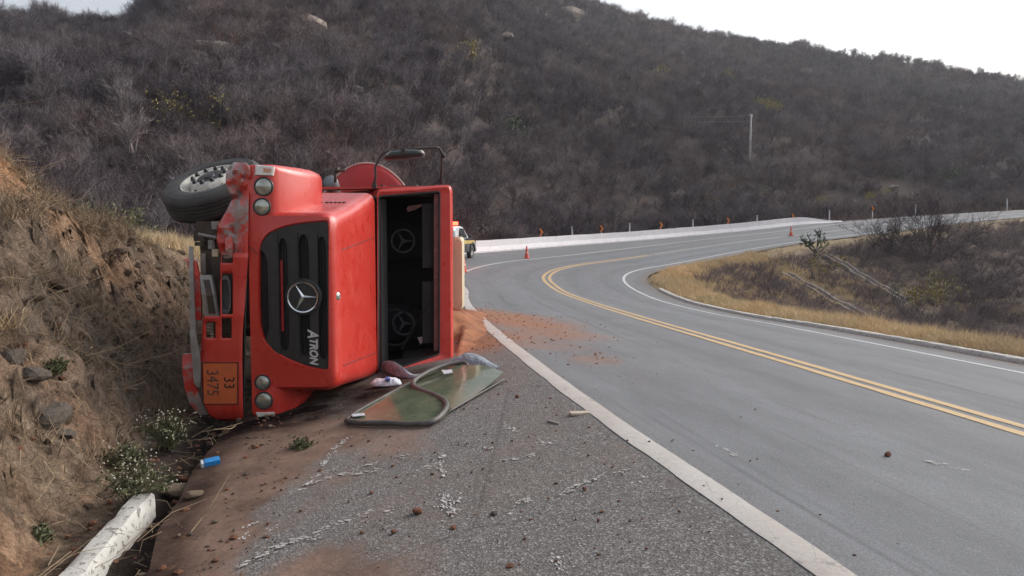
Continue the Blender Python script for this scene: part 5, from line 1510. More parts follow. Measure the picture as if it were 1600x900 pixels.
# pale outcrops on the hillside
for n_, (u, v, s_, sx, lab) in enumerate([(482, 60, 5.0, 1.5, 'pale flat outcrop high on the hill above the truck wheel'), (333, 86, 4.2, 1.0, 'round tan boulder on the left hillside'), (303, 101, 2.6, 1.2, 'small brown boulder left of the round tan boulder'), (786, 62, 5.0, 1.4, 'pale grey outcrop near the middle of the upper hill'), (772, 50, 3.0, 1.3, 'small pale rock just above the grey outcrop'),
        (893, 31, 8.0, 2.0, 'pale tan ledge just under the right of the summit'), (553, 152, 2.4, 1.2, 'small tan rock in the middle of the hill'), (1050, 72, 4.0, 1.6, 'pale rock under the right skyline'), (790, 190, 2.2, 1.2, 'pale rock beside a green shrub low on the hill'), (295, 128, 2.0, 1.3, 'small pale rock low on the left hillside'),
        (1395, 296, 5.5, 2.2, 'pale bare rock patch above the far road'), (1330, 318, 2.6, 1.5, 'brown rock beside the far road behind yellow shrubs'), (1190, 340, 1.6, 1.5, 'orange-brown rock behind the far end of the barrier'), (1222, 338, 1.3, 1.5, 'grey rock right of the orange-brown rock behind the barrier')]):
    p = ground_hit(u, v, 0, 330)
    stone(p, s_ * (.25 if n_ == 10 else .5 if n_ > 10 else .72), 'boulder', lab, None, 'boulder', k=n_, cat='boulder', sink=.1 if n_ < 10 else .6, sx=sx)
# ---- spilled red sand beside the cab roof
gx = np.arange(-1.35, .75, .045); gy = np.arange(8.3, 16.5, .07)
SX, SY = np.meshgrid(gx, gy)
I_, t_ = nearest(SX, SY); z0 = zroad(I_, t_).reshape(SX.shape)
mnd = .30 * np.exp(-(((SX + 1.0) / .34) ** 2 + ((SY - 11.6) / 1.7) ** 2)) + .15 * np.exp(-(((SX + .78) / .30) ** 2 + ((SY - 10.9) / 1.1) ** 2)) + .07 * np.exp(-(((SX + .75) / .28) ** 2 + ((SY - 13.3) / 1.3) ** 2))
mnd = mnd * np.where(SX < -.72, sstep(10.35, 11.0, SY), 1) * sstep(-.05, -.35, SX)
nn = fbm(SX * 3.2, SY * 2.2, 4, 44)
hz = mnd * (.45 + 1.0 * nn) + (fbm(SX * 11, SY * 9, 3, 47) - .5) * .05 * np.clip(mnd * 6, 0, 1) - .03
Mx = (hz > -.02)
mk_ = Mx[:-1, :-1] | Mx[1:, 1:] | Mx[1:, :-1] | Mx[:-1, 1:]
M['sand'] = simple('red_sand', (.30, .125, .058), .95, .35, 5, bump=.8, bscale=40, dust=(.15, .06, .035), dustamt=.5)
sd = grid_obj('sand', SX, SY, z0 + hz, M['sand'], mask=mk_, kind='stuff')

# ================================================================== vegetation
def blade(mb, a, b, w_, mi=0, side=None):
    d = (b - a)
    s_ = side if side is not None else d.cross(Vector((rnd.gauss(0, 1), rnd.gauss(0, 1), rnd.gauss(0, 1))))
    if s_.length < 1e-6: s_ = Vector((1, 0, 0))
    s_ = s_.normalized() * w_ / 2
    o = len(mb.v)
    mb.v.extend([tuple(a - s_), tuple(a + s_), tuple(b)]); mb.f.append((o, o + 1, o + 2)); mb.m.append(mi)
def rvec(s=1.0): return Vector((rnd.gauss(0, s), rnd.gauss(0, s), rnd.gauss(0, s)))
def twig_bush(H, spread, n1, n2, n3, w_, stem_mi=0, twig_mi=0, droop=0.0, trunk=0.0):
    """returns (stems, twigs) builders for a leafless shrub"""
    S, Tw = MB(), MB()
    org = Vector((0, 0, -.1 * H))
    if trunk:
        top = Vector((rnd.gauss(0, .08) * H, rnd.gauss(0, .08) * H, trunk * H)); S.tube([org, top * .5 + Vector((rnd.gauss(0, .02) * H, 0, 0)), top], [w_ * 4.2, w_ * 3.4, w_ * 2.6], 5)
        org = top
    for i in range(n1):
        an = 2 * math.pi * (i + rnd.random()) / n1; tl = rnd.uniform(.15, 1) * spread
        d = Vector((math.cos(an) * math.sin(tl), math.sin(an) * math.sin(tl), math.cos(tl)))
        L = (H - org.z) * rnd.uniform(.55, .85) / max(.6, math.cos(tl * .8))
        a = org + Vector((rnd.gauss(0, .04) * H, rnd.gauss(0, .04) * H, 0)); m = a + d * L * .5 + rvec(.05 * H); e = m + (d + Vector((0, 0, .3)) + rvec(.2)).normalized() * L * .5
        S.tube([a, m, e], [w_ * 1.6, w_ * 1.1, w_ * .5], 3, cap=False)
        for j in range(n2):
            f = rnd.uniform(.3, 1); p = a.lerp(m, f * 2) if f < .5 else m.lerp(e, f * 2 - 1)
            bd_ = (d + rvec(.55) + Vector((0, 0, .15))).normalized(); bl = H * rnd.uniform(.2, .36)
            q = p + bd_ * bl
            blade(Tw, p, q, w_ * 1.1, twig_mi)
            for k in range(n3):
                g = rnd.uniform(.25, 1); s_ = p.lerp(q, g)
                td = (bd_ + rvec(.6) + Vector((0, 0, .1 - droop))).normalized()
                blade(Tw, s_, s_ + td * H * rnd.uniform(.10, .22), w_ * .75, twig_mi)
    return S, Tw
def merge(a, b):
    a.add(b.v, b.f); return a
def leaves(mb, pts_n, H, rad, size, centers):
    for k in range(pts_n):
        c_ = centers[rnd.randrange(len(centers))]
        p = Vector(c_[0]) + rvec(c_[1] * .5)
        if p.z < .05: continue
        n_ = rvec(1).normalized(); u_ = n_.orthogonal().normalized(); v_ = n_.cross(u_)
        s_ = size * rnd.uniform(.6, 1.4)
        o = len(mb.v)
        mb.v.extend([tuple(p - u_ * s_), tuple(p + v_ * s_ * .45), tuple(p + u_ * s_), tuple(p - v_ * s_ * .45)]); mb.f.append((o, o + 1, o + 2, o + 3)); mb.m.append(0)
    return mb
PROTO = bpy.data.collections.new('source_meshes')          # never linked to the scene: only mesh sources for the scatter
def scatter(name, sources, pts, rz, sc, vi, tilt=None, kind='stuff'):
    col_ = bpy.data.collections.new('src_' + name)
    for k, me in enumerate(sources):
        o = bpy.data.objects.new('%s_source_%02d' % (name, k), me); col_.objects.link(o)
    me = bpy.data.meshes.new(name); me.vertices.add(len(pts)); me.vertices.foreach_set('co', np.asarray(pts, np.float32).ravel())
    for nm_, a in (('rz', rz), ('sc', sc)):
        at = me.attributes.new(nm_, 'FLOAT', 'POINT'); at.data.foreach_set('value', np.asarray(a, np.float32))
    at = me.attributes.new('vi', 'INT', 'POINT'); at.data.foreach_set('value', np.asarray(vi, np.int32))
    tl = np.zeros((len(pts), 2), np.float32) if tilt is None else np.asarray(tilt, np.float32)
    for nm_, a in (('tx', tl[:, 0]), ('ty', tl[:, 1])):
        at = me.attributes.new(nm_, 'FLOAT', 'POINT'); at.data.foreach_set('value', np.ascontiguousarray(a))
    for m in sources[0].materials: me.materials.append(m)
    ob = bpy.data.objects.new(name, me); COL.objects.link(ob); ob['kind'] = kind
    ng = bpy.data.node_groups.new('scatter_' + name, 'GeometryNodeTree')
    ng.interface.new_socket('Geometry', in_out='INPUT', socket_type='NodeSocketGeometry')
    ng.interface.new_socket('Geometry', in_out='OUTPUT', socket_type='NodeSocketGeometry')
    gi = ng.nodes.new('NodeGroupInput'); go_ = ng.nodes.new('NodeGroupOutput')
    ip = ng.nodes.new('GeometryNodeInstanceOnPoints'); ci = ng.nodes.new('GeometryNodeCollectionInfo')
    ci.inputs['Collection'].default_value = col_; ci.inputs['Separate Children'].default_value = True; ci.inputs['Reset Children'].default_value = True
    def na(n_, t_):
        q = ng.nodes.new('GeometryNodeInputNamedAttribute'); q.data_type = t_; q.inputs[0].default_value = n_; return q.outputs[0]
    cx = ng.nodes.new('ShaderNodeCombineXYZ')
    for k, n_ in enumerate(('tx', 'ty', 'rz')): ng.links.new(na(n_, 'FLOAT'), cx.inputs[k])
    ng.links.new(gi.outputs[0], ip.inputs['Points']); ng.links.new(ci.outputs[0], ip.inputs['Instance'])
    ip.inputs['Pick Instance'].default_value = True
    ng.links.new(na('vi', 'INT'), ip.inputs['Instance Index'])
    ng.links.new(cx.outputs[0], ip.inputs['Rotation'])
    ng.links.new(na('sc', 'FLOAT'), ip.inputs['Scale'])
    ng.links.new(ip.outputs[0], go_.inputs[0])
    md = ob.modifiers.new('scatter', 'NODES'); md.node_group = ng
    return ob
def mesh_of(mb, name, mat):
    me = bpy.data.meshes.new(name); me.from_pydata(mb.v, [], mb.f); me.materials.append(mat); me.update(); return me
# shrub meshes (about 3 m tall at scale 1)
SHR = []
for k in range(9):
    H = rnd.uniform(1.9, 2.8)
    s_, t_ = twig_bush(H * (1.35 if k in (6, 8) else 1), rnd.uniform(.95, 1.35) * (.7 if k in (6, 8) else 1), rnd.randint(8, 11), 8, 9, .030, trunk=.34 if k in (6, 8) else rnd.choice([0, .10, .2]))
    SHR.append(mesh_of(merge(s_, t_), 'bare_shrub', M['twig_pale' if k in (2, 6, 8) else ('twig_brown' if k == 4 else 'twig')]))
LOW = []
for k in range(5):
    s_, t_ = twig_bush(rnd.uniform(.5, .9), 1.35, 10, 7, 7, .010)
    LOW.append(mesh_of(merge(s_, t_), 'low_scrub', M['twig_purple']))
# --- scatter over the hill
def in_view(x, y, pad=.06):
    return np.abs(x / np.maximum(y, .1)) < (.667 + pad)
def sample(n, y0, y1, pad=.08):
    y = np.sqrt(nrs.rand(n) * (y1 ** 2 - y0 ** 2) + y0 ** 2); x = (nrs.rand(n) * 2 - 1) * (.667 + pad) * y + (nrs.rand(n) - .5) * 2
    return x, y
PX = []; PY = []; PS = []
for n_, y0, y1, s0 in ((3500, 13, 45, .8), (8000, 13, 110, .76), (15000, 110, 215, .92), (15000, 215, 330, 1.1)):
    x, y = sample(n_, y0, y1); PX.append(x); PY.append(y); PS.append(np.full(n_, s0))
PX, PY, PS = map(np.concatenate, (PX, PY, PS))
I_, t_ = nearest(PX, PY)
hh = hill(PX, PY)
ok = ((-t_ > tleft(I_) + 1.6) & ((hh > .12) | ((BEND[I_] > .9) & (-t_ > tleft(I_) + 2.0))) & (PY > 13)) & ~((PX < -1) & (PY < 16) & (hh < .4))
ok &= ~((BEND[I_] < .5) & (-t_ < 13.5))
# clearings of bare soil above the far road
for u, v, r_ in ((1395, 300, 3.5), (1430, 298, 3.5), (1340, 318, 3), (1300, 322, 2), (1240, 340, 2.0)):
    p = ground_hit(u, v, 0, 300); ok &= ((PX - p.x) ** 2 + (PY - p.y) ** 2 * .5) > r_ ** 2
dens = fbm(PX / 14, PY / 14, 3, 77)
ok &= nrs.rand(len(PX)) < np.clip(.6 + 1.4 * (dens - .3), .5, 1)
PX, PY, PS = PX[ok], PY[ok], PS[ok]
PZ = height(PX, PY)
sc_ = PS * np.interp(PY, [14, 24, 45], [.42, .6, 1.0]) * (.45 + .95 * nrs.rand(len(PX)) ** 1.6) * (1 + .25 * (fbm(PX / 20, PY / 20, 2, 33) - .5))
print('hill shrubs', len(PX))
app = sc_ / PY * (in_view(PX, PY, 0) & (PY > 10))
order = np.argsort(-app)
near_, far_ = order[:300], order[300:]
zone_of = np.searchsorted([90, 180, 260, 420, 600, 700, 843, 937, 1033, 1136, 1240, 1362, 1480], 800 + F * PX / (np.maximum(PY, .1) * _c))
zmed = {z: np.median(sc_[near_][zone_of[near_] == z]) for z in set(zone_of[near_])}
ZU = [90, 180, 260, 420, 600, 700, 843, 937, 1033, 1136, 1240, 1362, 1480]
ZL = ['on the slope behind the orange mound', 'behind the crest of the earth bank', 'on the slope left of the truck wheel', 'on the hill above the truck wheel', 'on the hill above the truck hood', 'on the hill above the empty windshield opening', 'behind the police pickup and barrier start',
      'behind the barrier between the first and second chevron signs', 'behind the barrier between the second and third chevron signs', 'behind the barrier between the third and fourth chevron signs', 'behind the barrier between the fourth and fifth chevron signs', 'behind the tapered far end of the barrier', 'beyond the far road right of the last chevron sign', 'beyond the far road at the right photo edge']
for k in near_:
    o = bpy.data.objects.new('bare_shrub', SHR[k % len(SHR)]); COL.objects.link(o)
    o.location = (PX[k], PY[k], PZ[k] - .1); o.rotation_euler = (0, 0, nrs.rand() * 6.28); o.scale = (sc_[k],) * 3
    zn = int(zone_of[k]); sz_ = 'large' if sc_[k] >= zmed[zn] else 'smaller'
    tag(o, sz_ + ' leafless grey-brown shrub ' + ZL[zn], 'shrub', sz_ + ' leafless shrubs ' + ZL[zn])
scatter('hillside_scrub', SHR, np.stack([PX, PY, PZ - .1], 1)[far_], nrs.rand(len(far_)) * 6.28, sc_[far_], nrs.randint(0, len(SHR), len(far_)))
# earthy clods and stones bedded in the bank
CLOD = []
for k in range(5):
    m2 = stone_mesh(60 + k, .6, 2); m2.materials.append(M['earth_rock']); CLOD.append(m2)
nC = 4600; x = nrs.rand(nC) * 6.2 - 8.4; y = 2.4 + nrs.rand(nC) * 11
I_, t_ = nearest(x, y); q_ = -t_ - 7.3
k_ = (q_ > -.15) & (nrs.rand(nC) < sstep(.30, .62, fbm(x * .9, y * .9, 3, 27))); x, y = x[k_], y[k_]
z = np.array([bank_z(a, b) for a, b in zip(x, y)])
scatter('clods', CLOD, np.stack([x, y, z - .005], 1), nrs.rand(len(x)) * 6.28, np.clip(.018 + .09 * nrs.rand(len(x)) ** 3.2, .015, .12), nrs.randint(0, 5, len(x)), tilt=np.stack([nrs.randn(len(x)) * .3, .7 + nrs.randn(len(x)) * .3], 1))
# --- low scrub in the basin inside the bend, behind the barrier and along the far verge
x, y = sample(14000, 9, 100, .06)
I_, t_ = nearest(x, y); d_ = t_ - 4.75
nz_b = fbm(x / 3.2, y / 3.2, 3, 61)
keep = (d_ > 1.9 + (nz_b - .5) * 2) & (nrs.rand(len(x)) < np.where(y > 40, 1.1, 2.0 * (nz_b - .10)))
cp_ = np.array(CHUTE_P); keep &= np.sqrt(((x[:, None] - cp_[None, :, 0]) ** 2 + (y[:, None] - .7 - cp_[None, :, 1]) ** 2).min(1)) > 1.0
keep |= (-t_ > tleft(I_) + .9) & (-t_ < tleft(I_) + 14) & (BEND[I_] > .9) & (nrs.rand(len(x)) < .55)
keep &= ~((t_ > 0) & (d_ < 2.0) & (x < 11) & (y > 25))
x, y = x[keep], y[keep]; z = height(x, y)
scatter('undergrowth', LOW, np.stack([x, y, z - .05], 1), nrs.rand(len(x)) * 6.28, .55 + .8 * nrs.rand(len(x)), nrs.randint(0, 5, len(x)))
print('undergrowth', len(x))
# --- dry grass
def tuft(n, H, spread, w_, mat):
    mb = MB()
    for k in range(n):
        a = Vector((rnd.gauss(0, .07), rnd.gauss(0, .07), -.03)); d = Vector((rnd.gauss(0, spread), rnd.gauss(0, spread), 1)).normalized(); L = H * rnd.uniform(.5, 1.1)
        m = a + d * L * .55; e = m + (d + Vector((d.x * 1.5, d.y * 1.5, -.25 + rnd.gauss(0, .3)))).normalized() * L * .5
        s_ = Vector((rnd.gauss(0, 1), rnd.gauss(0, 1), 0)).normalized() * w_ / 2
        o = len(mb.v); mb.v.extend([tuple(a - s_), tuple(a + s_), tuple(m + s_ * .7), tuple(m - s_ * .7), tuple(e)]); mb.f += [(o, o + 1, o + 2, o + 3), (o + 3, o + 2, o + 4)]; mb.m += [0, 0]
    return mesh_of(mb, 'grass_tuft', mat)
TUF = [tuft(34, .42, .35, .010, M['straw']) for _ in range(4)]
TUFD = [tuft(22, .34, .55, .006, M['straw_dull']) for _ in range(4)]
# verge along the inner kerb
nV = 17000
si = nrs.choice(np.nonzero((CL[:, 1] > 2) & (CL[:, 0] < 13) & (CL[:, 1] < 52))[0], nV); tt_ = 4.85 + np.abs(nrs.randn(nV)) * np.interp(CL[si, 1], [10, 22, 30, 46], [1.7, 2.6, 4.0, 2.6])
x = CL[si, 0] + NR[si, 0] * tt_ + nrs.randn(nV) * .2; y = CL[si, 1] + NR[si, 1] * tt_ + nrs.randn(nV) * .2
I_, t_ = nearest(x, y); cl2 = fbm(x / 1.3, y / 1.3, 3, 91); k_ = (t_ > 4.72) & (nrs.rand(len(x)) < np.clip((cl2 - .30) * 4.5, .12, 1)); x, y = x[k_], y[k_]
# scattered clumps in the basin
cx_ = []; cy_ = []
for (u, v, r_, n_) in [(1170, 410, 1.6, 130), (1240, 412, 1.5, 90), (1310, 440, 1.3, 110), (1330, 465, 1.2, 120), (1365, 480, 1.2, 120), (1250, 450, 1.0, 60), (1130, 420, 2.0, 200), (1080, 430, 2.0, 260), (1320, 408, .9, 60), (1400, 450, 1.2, 60), (1450, 440, 1.5, 60), (1360, 452, 1.0, 80), (1215, 425, 1.0, 70), (1290, 470, 1.0, 80), (1500, 480, 1.5, 60), (1560, 490, 1.2, 60), (1110, 450, 2.0, 240), (1150, 440, 1.8, 180)]:
    p = ground_hit(u, v); cx_ += list(p.x + nrs.randn(n_) * r_ * .6); cy_ += list(p.y + nrs.randn(n_) * r_ * .9)
I_, t_ = nearest(np.array(cx_), np.array(cy_)); kk_ = t_ > 4.8
x = np.concatenate([x, np.array(cx_)[kk_]]); y = np.concatenate([y, np.array(cy_)[kk_]])
z = height(x, y)
scatter('dry_grass', TUF, np.stack([x, y, z], 1), nrs.rand(len(x)) * 6.28, (.35 + .65 * nrs.rand(len(x))) * (.55 + .9 * fbm(x / 1.1, y / 1.1, 3, 92)), nrs.randint(0, 4, len(x)))
# bank: straw litter, roots and thin dead grass
nB = 9000
x = nrs.rand(nB) * 6.6 - 8.8; y = 2.4 + nrs.rand(nB) * 12
I_, t_ = nearest(x, y); q_ = -t_ - 7.3
pr = np.where(q_ > 1.5, .95, .28) * sstep(.36, .6, fbm(x * .8, y * .8, 3, 19)) * (q_ > .1)
pr *= np.where((x < -6.6) & (y < 9.5), .9, 1)
k_ = nrs.rand(nB) < pr; x, y = x[k_], y[k_]
z = np.array([bank_z(a, b) for a, b in zip(x, y)])
scatter('dead_grass', TUFD, np.stack([x, y, z], 1), nrs.rand(len(x)) * 6.28, .5 + .8 * nrs.rand(len(x)), nrs.randint(0, 4, len(x)), tilt=np.stack([nrs.randn(len(x)) * .5, .5 + nrs.randn(len(x)) * .4], 1))
x = nrs.rand(2600) * 3.4 - 8.6; y = 13 + nrs.rand(2600) * 12
x = x + (-1.5); I_, t_ = nearest(x, y); k_ = (-t_ > 8.2); x, y = x[k_], y[k_]
scatter('dry_grass_behind', TUF, np.stack([x, y, height(x, y)], 1), nrs.rand(len(x)) * 6.28, .5 + .6 * nrs.rand(len(x)), nrs.randint(0, 4, len(x)))
# loose twigs and roots lying on the bank
TWL = []
for k in range(4):
    mb = MB()
    for j in range(7):
        a = Vector((rnd.uniform(-.3, .3), rnd.uniform(-.3, .3), rnd.uniform(0, .05))); b = a + Vector((rnd.gauss(0, .22), rnd.gauss(0, .22), rnd.gauss(.0, .05)))
        mb.tube([a, (a + b) / 2 + rvec(.03), b], [.003, .0025, .0015], 3, cap=False)
    TWL.append(mesh_of(mb, 'twigs', simple('straw_twig', (.26, .19, .12), .9)))
nT = 420; x = nrs.rand(nT) * 5 - 7; y = 2.5 + nrs.rand(nT) * 9; I_, t_ = nearest(x, y); k_ = (-t_ > 6.6); x, y = x[k_], y[k_]
z = np.array([bank_z(a, b) for a, b in zip(x, y)]) + .02
scatter('fallen_twigs', TWL, np.stack([x, y, z], 1), nrs.rand(len(x)) * 6.28, .5 + .8 * nrs.rand(len(x)), nrs.randint(0, 4, len(x)), tilt=np.stack([nrs.randn(len(x)) * .2, np.where(-nearest(x, y)[1] > 7.3, .8, 0.) + nrs.randn(len(x)) * .2], 1))
# gravel on the shoulder, dirt and bank
GR = []
for k in range(4):
    m2 = stone_mesh(40 + k, .7, 1); m2.materials.append(M['stone_orange' if k < 2 else ('stone_tan' if k == 2 else 'rock_grey')]); GR.append(m2)
nG = 9000; x = nrs.rand(nG) * 6.5 - 4.6; y = 2.5 + nrs.rand(nG) ** 1.4 * 9; I_, t_ = nearest(x, y)
pr = np.where(t_ < -6.0, .8, np.where(t_ < -3.8, .16, .015)) ; k_ = (nrs.rand(nG) < pr) & (t_ > -8.6); x, y, t_ = x[k_], y[k_], t_[k_]
I_, _t = nearest(x, y)
z = np.where(t_ > -6.4, zroad(I_, t_) + .003, [bank_z(a, b) for a, b in zip(x, y)])
scatter('gravel', GR, np.stack([x, y, z], 1), nrs.rand(len(x)) * 6.28, np.clip(.006 + .012 * nrs.rand(len(x)) ** 3 * np.where(t_ < -6.2, 2.5, 1), .004, .04), nrs.randint(0, 4, len(x)))
# crumbs of spilled red earth
SCR = []
for k in range(3):
    m2 = stone_mesh(80 + k, .7, 1); m2.materials.append(M['sand']); SCR.append(m2)
xs_, ys_ = [], []
for (u, v, r_, a_) in SANDB:
    p = SANDP[(u, v)]; n_ = int(190 * a_ ** 3); xs_ += list(p.x + nrs.randn(n_) * r_ * .55); ys_ += list(p.y + nrs.randn(n_) * r_ * .7)
x = np.array(xs_); y = np.array(ys_); I_, t_ = nearest(x, y)
scatter('sand_crumbs', SCR, np.stack([x, y, zroad(I_, t_) + .004], 1), nrs.rand(len(x)) * 6.28, .004 + .020 * nrs.rand(len(x)) ** 4, nrs.randint(0, 3, len(x)))
# --- plants that stand out
def plant(name, p, lab, cat, crown_mb, crown_mat, stem_mb, stem_mat, parts=('crown', 'trunk'), group=None):
    r_ = tag(empty(name, p), lab, cat, group)
    crown_mb.build(parts[0], crown_mat, r_); stem_mb.build(parts[1], stem_mat, r_)
    return r_
# weed with white flowers at the kerb end
def weed(p, H, W_, nl, nf, lab, seed):
    r_ = tag(empty('flowering_weed', p), lab, 'weed')
    sm_, lf, fw = MB(), MB(), MB()
    for k in range(46):
        an = rnd.uniform(0, 6.28); tl = rnd.uniform(.1, 1.0); d = Vector((math.cos(an) * math.sin(tl) * W_ / H, math.sin(an) * math.sin(tl) * W_ / H, math.cos(tl) + .1))
        e = d * H * rnd.uniform(.5, 1.0); m = e * .5 + rvec(.02)
        sm_.tube([Vector((rnd.gauss(0, .05), rnd.gauss(0, .05), 0)), m, e], [.004, .003, .002], 3, cap=False)
        for j in range(nl): 
            f = rnd.uniform(.25, 1.0); c_ = m.lerp(e, f) + rvec(.02); 
            n_ = rvec(1).normalized(); u_ = n_.orthogonal().normalized(); v_ = n_.cross(u_); s_ = rnd.uniform(.012, .026); o = len(lf.v)
            lf.v.extend([tuple(c_ - u_ * s_), tuple(c_ + v_ * s_ * .4), tuple(c_ + u_ * s_), tuple(c_ - v_ * s_ * .4)]); lf.f.append((o, o + 1, o + 2, o + 3)); lf.m.append(0)
        for j in range(nf):
            c_ = e + rvec(.035) + Vector((0, 0, .01)); s_ = rnd.uniform(.004, .008)
            fw.lathe([(0, -s_), (s_, -s_ * .2), (s_ * .8, s_ * .6), (0, s_)], 5, Matrix.Translation(c_))
    sm_.build('stems', M['green_leaf'], r_); lf.build('leaves', M['green_leaf'], r_); 
    if fw.v: tag(fw.build('flowers', M['white_flower'], r_), kind='stuff')
    return r_
_ke = kl[-1]; _kx, _ky = CL[_ke, 0] - NR[_ke, 0] * 6.98, CL[_ke, 1] - NR[_ke, 1] * 6.98 + .04
weed(Vector((_kx, _ky, surf(_kx, _ky) + .03)), .30, .38, 12, 2, 'bushy green weed with small white flowers growing over the kerb end', 1)
weed(bank_hit(262, 702), .32, .30, 8, 2, 'second white-flowered weed between the kerb end and the bumper', 2)
weed(bank_hit(196, 735), .20, .28, 10, 1, 'low green weed on the bank left of the flowering weed', 3)
weed(bank_hit(60, 845), .07, .10, 10, 0, 'tiny green seedling on the bank left of the kerb', 4)
weed(ground_hit(470, 700), .05, .16, 6, 0, 'sparse flat green weed in the dirt in front of the truck', 5)
weed(bank_hit(85, 600), .10, .14, 8, 0, 'small green plant beside the large grey rock', 6)
def grass_clump(p, n, H, spread, lab, mat='straw_dull', w_=.006, lean=(0, 0)):
    mb = MB()
    for k in range(n):
        a = Vector((rnd.gauss(0, .06), rnd.gauss(0, .06), -.02)); d = Vector((rnd.gauss(lean[0], spread), rnd.gauss(lean[1], spread), 1)).normalized(); L = H * rnd.uniform(.5, 1.1)
        m = a + d * L * .5; e = m + (d + Vector((d.x * 1.2, d.y * 1.2, -.3))).normalized() * L * .5
        s_ = Vector((rnd.gauss(0, 1), rnd.gauss(0, 1), 0)).normalized() * w_ / 2
        o = len(mb.v); mb.v.extend([tuple(a - s_), tuple(a + s_), tuple(m + s_ * .7), tuple(m - s_ * .7), tuple(e)]); mb.f += [(o, o + 1, o + 2, o + 3), (o + 3, o + 2, o + 4)]; mb.m += [0, 0]
    o = mb.build('grass_clump', M[mat]); o.location = p
    return tag(o, lab, 'grass clump')
grass_clump(bank_hit(262, 660), 150, .62, .33, 'tall dry grass clump beside the lower left corner of the bumper', w_=.006, lean=(.1, 0))
grass_clump(bank_hit(215, 640), 70, .45, .5, 'thinner dry grass clump left of the tall clump by the bumper', w_=.005)
grass_clump(bank_hit(108, 440), 90, .45, .45, 'straw tuft in the middle of the upper bank', 'straw', .006)
grass_clump(bank_hit(12, 520), 80, .45, .6, 'straw tuft at the left photo edge of the bank', 'straw', .006, (.4, -.3))
grass_clump(bank_hit(20, 680), 60, .40, .6, 'drooping straw tuft low at the left photo edge', 'straw_dull', .005, (.4, -.5))
grass_clump(bank_hit(130, 725), 50, .30, .7, 'flattened straw tuft on the bank above the kerb', 'straw_dull', .005, (.5, -.3))
grass_clump(bank_hit(14, 345), 90, .34, .5, 'yellow straw tuft under the orange mound', 'straw_dull', .005, (.2, -.2))
grass_clump(ground_hit(185, 815), 60, .22, 1.2, 'flattened dry straw lying in the dark ditch beside the kerb', 'straw_dull', .003, (.5, .2))
# trees and bushes with a look of their own
def bare_tree(p, H, lab, bark='pale_bark', spread=.7, n=(7, 6, 6), w_=.02, lean=0, trunk=.45, group=None):
    s_, t_ = twig_bush(H, spread, *n, w_, trunk=trunk)
    r_ = plant('bare_tree', p, lab, 'tree', t_, M['twig'], s_, M[bark], group=group); r_.scale = (.62, .62, .62)
    r_.rotation_euler = (0, lean, rnd.uniform(0, 6)); r_.rotation_euler = (0, lean, 0)
    return r_
for u, Y, H, ln, lab in [(18, 15, 2.6, .35, 'leaning pale bare trunk above the orange mound at far left'), (54, 15.5, 3.0, .05, 'pale bare tree just right of the orange mound'), (72, 17, 2.4, -.1, 'small bare tree between two pale trunks on the left'), (100, 16, 2.6, .28, 'leaning pale stub of a tree behind the bank crest'), (140, 18, 2.6, .1, 'bare thin tree behind the green leaning branch'), (170, 20, 2.8, 0, 'bare tree behind the bank crest left of the wheel'), (215, 22, 3.0, .1, 'bare tree on the slope left of the truck wheel'), (120, 23, 4.0, 0, 'taller bare tree farther behind the bank crest'), (30, 22, 4.2, .1, 'taller bare tree behind the orange mound')]:
    x_ = (u - 800) / F * Y; bare_tree((x_, Y, surf(x_, Y)), H, lab, lean=ln)
def leafy(p, H, Wd, mat, n, size, lab, name='leafy_shrub', cat='shrub', flat=.6):
    s_, t_ = twig_bush(H, 1.0, 6, 4, 2, .02 * H / 2)
    cen = [((rnd.gauss(0, .35) * Wd, rnd.gauss(0, .35) * Wd, H * rnd.uniform(.35, .95)), .28 * Wd) for _ in range(9)]
    lf = MB(); leaves(lf, n, H, Wd, size, cen)
    for v_, f_ in ((t_.v, t_.f),): s_.add(v_, f_)
    return plant(name, p, lab, cat, lf, M[mat], s_, M['bark'], ('foliage', 'stems'))
x_ = (150 - 800) / F * 14.5; leafy((x_, 14.5, surf(x_, 14.5)), .75, .8, 'green_leaf', 500, .04, 'small green shrub with a leaning branch on the bank crest')
x_ = (205 - 800) / F * 17; leafy((x_, 17, surf(x_, 17)), .9, .7, 'green_leaf', 350, .045, 'small green plant right of the leaning green branch on the crest')
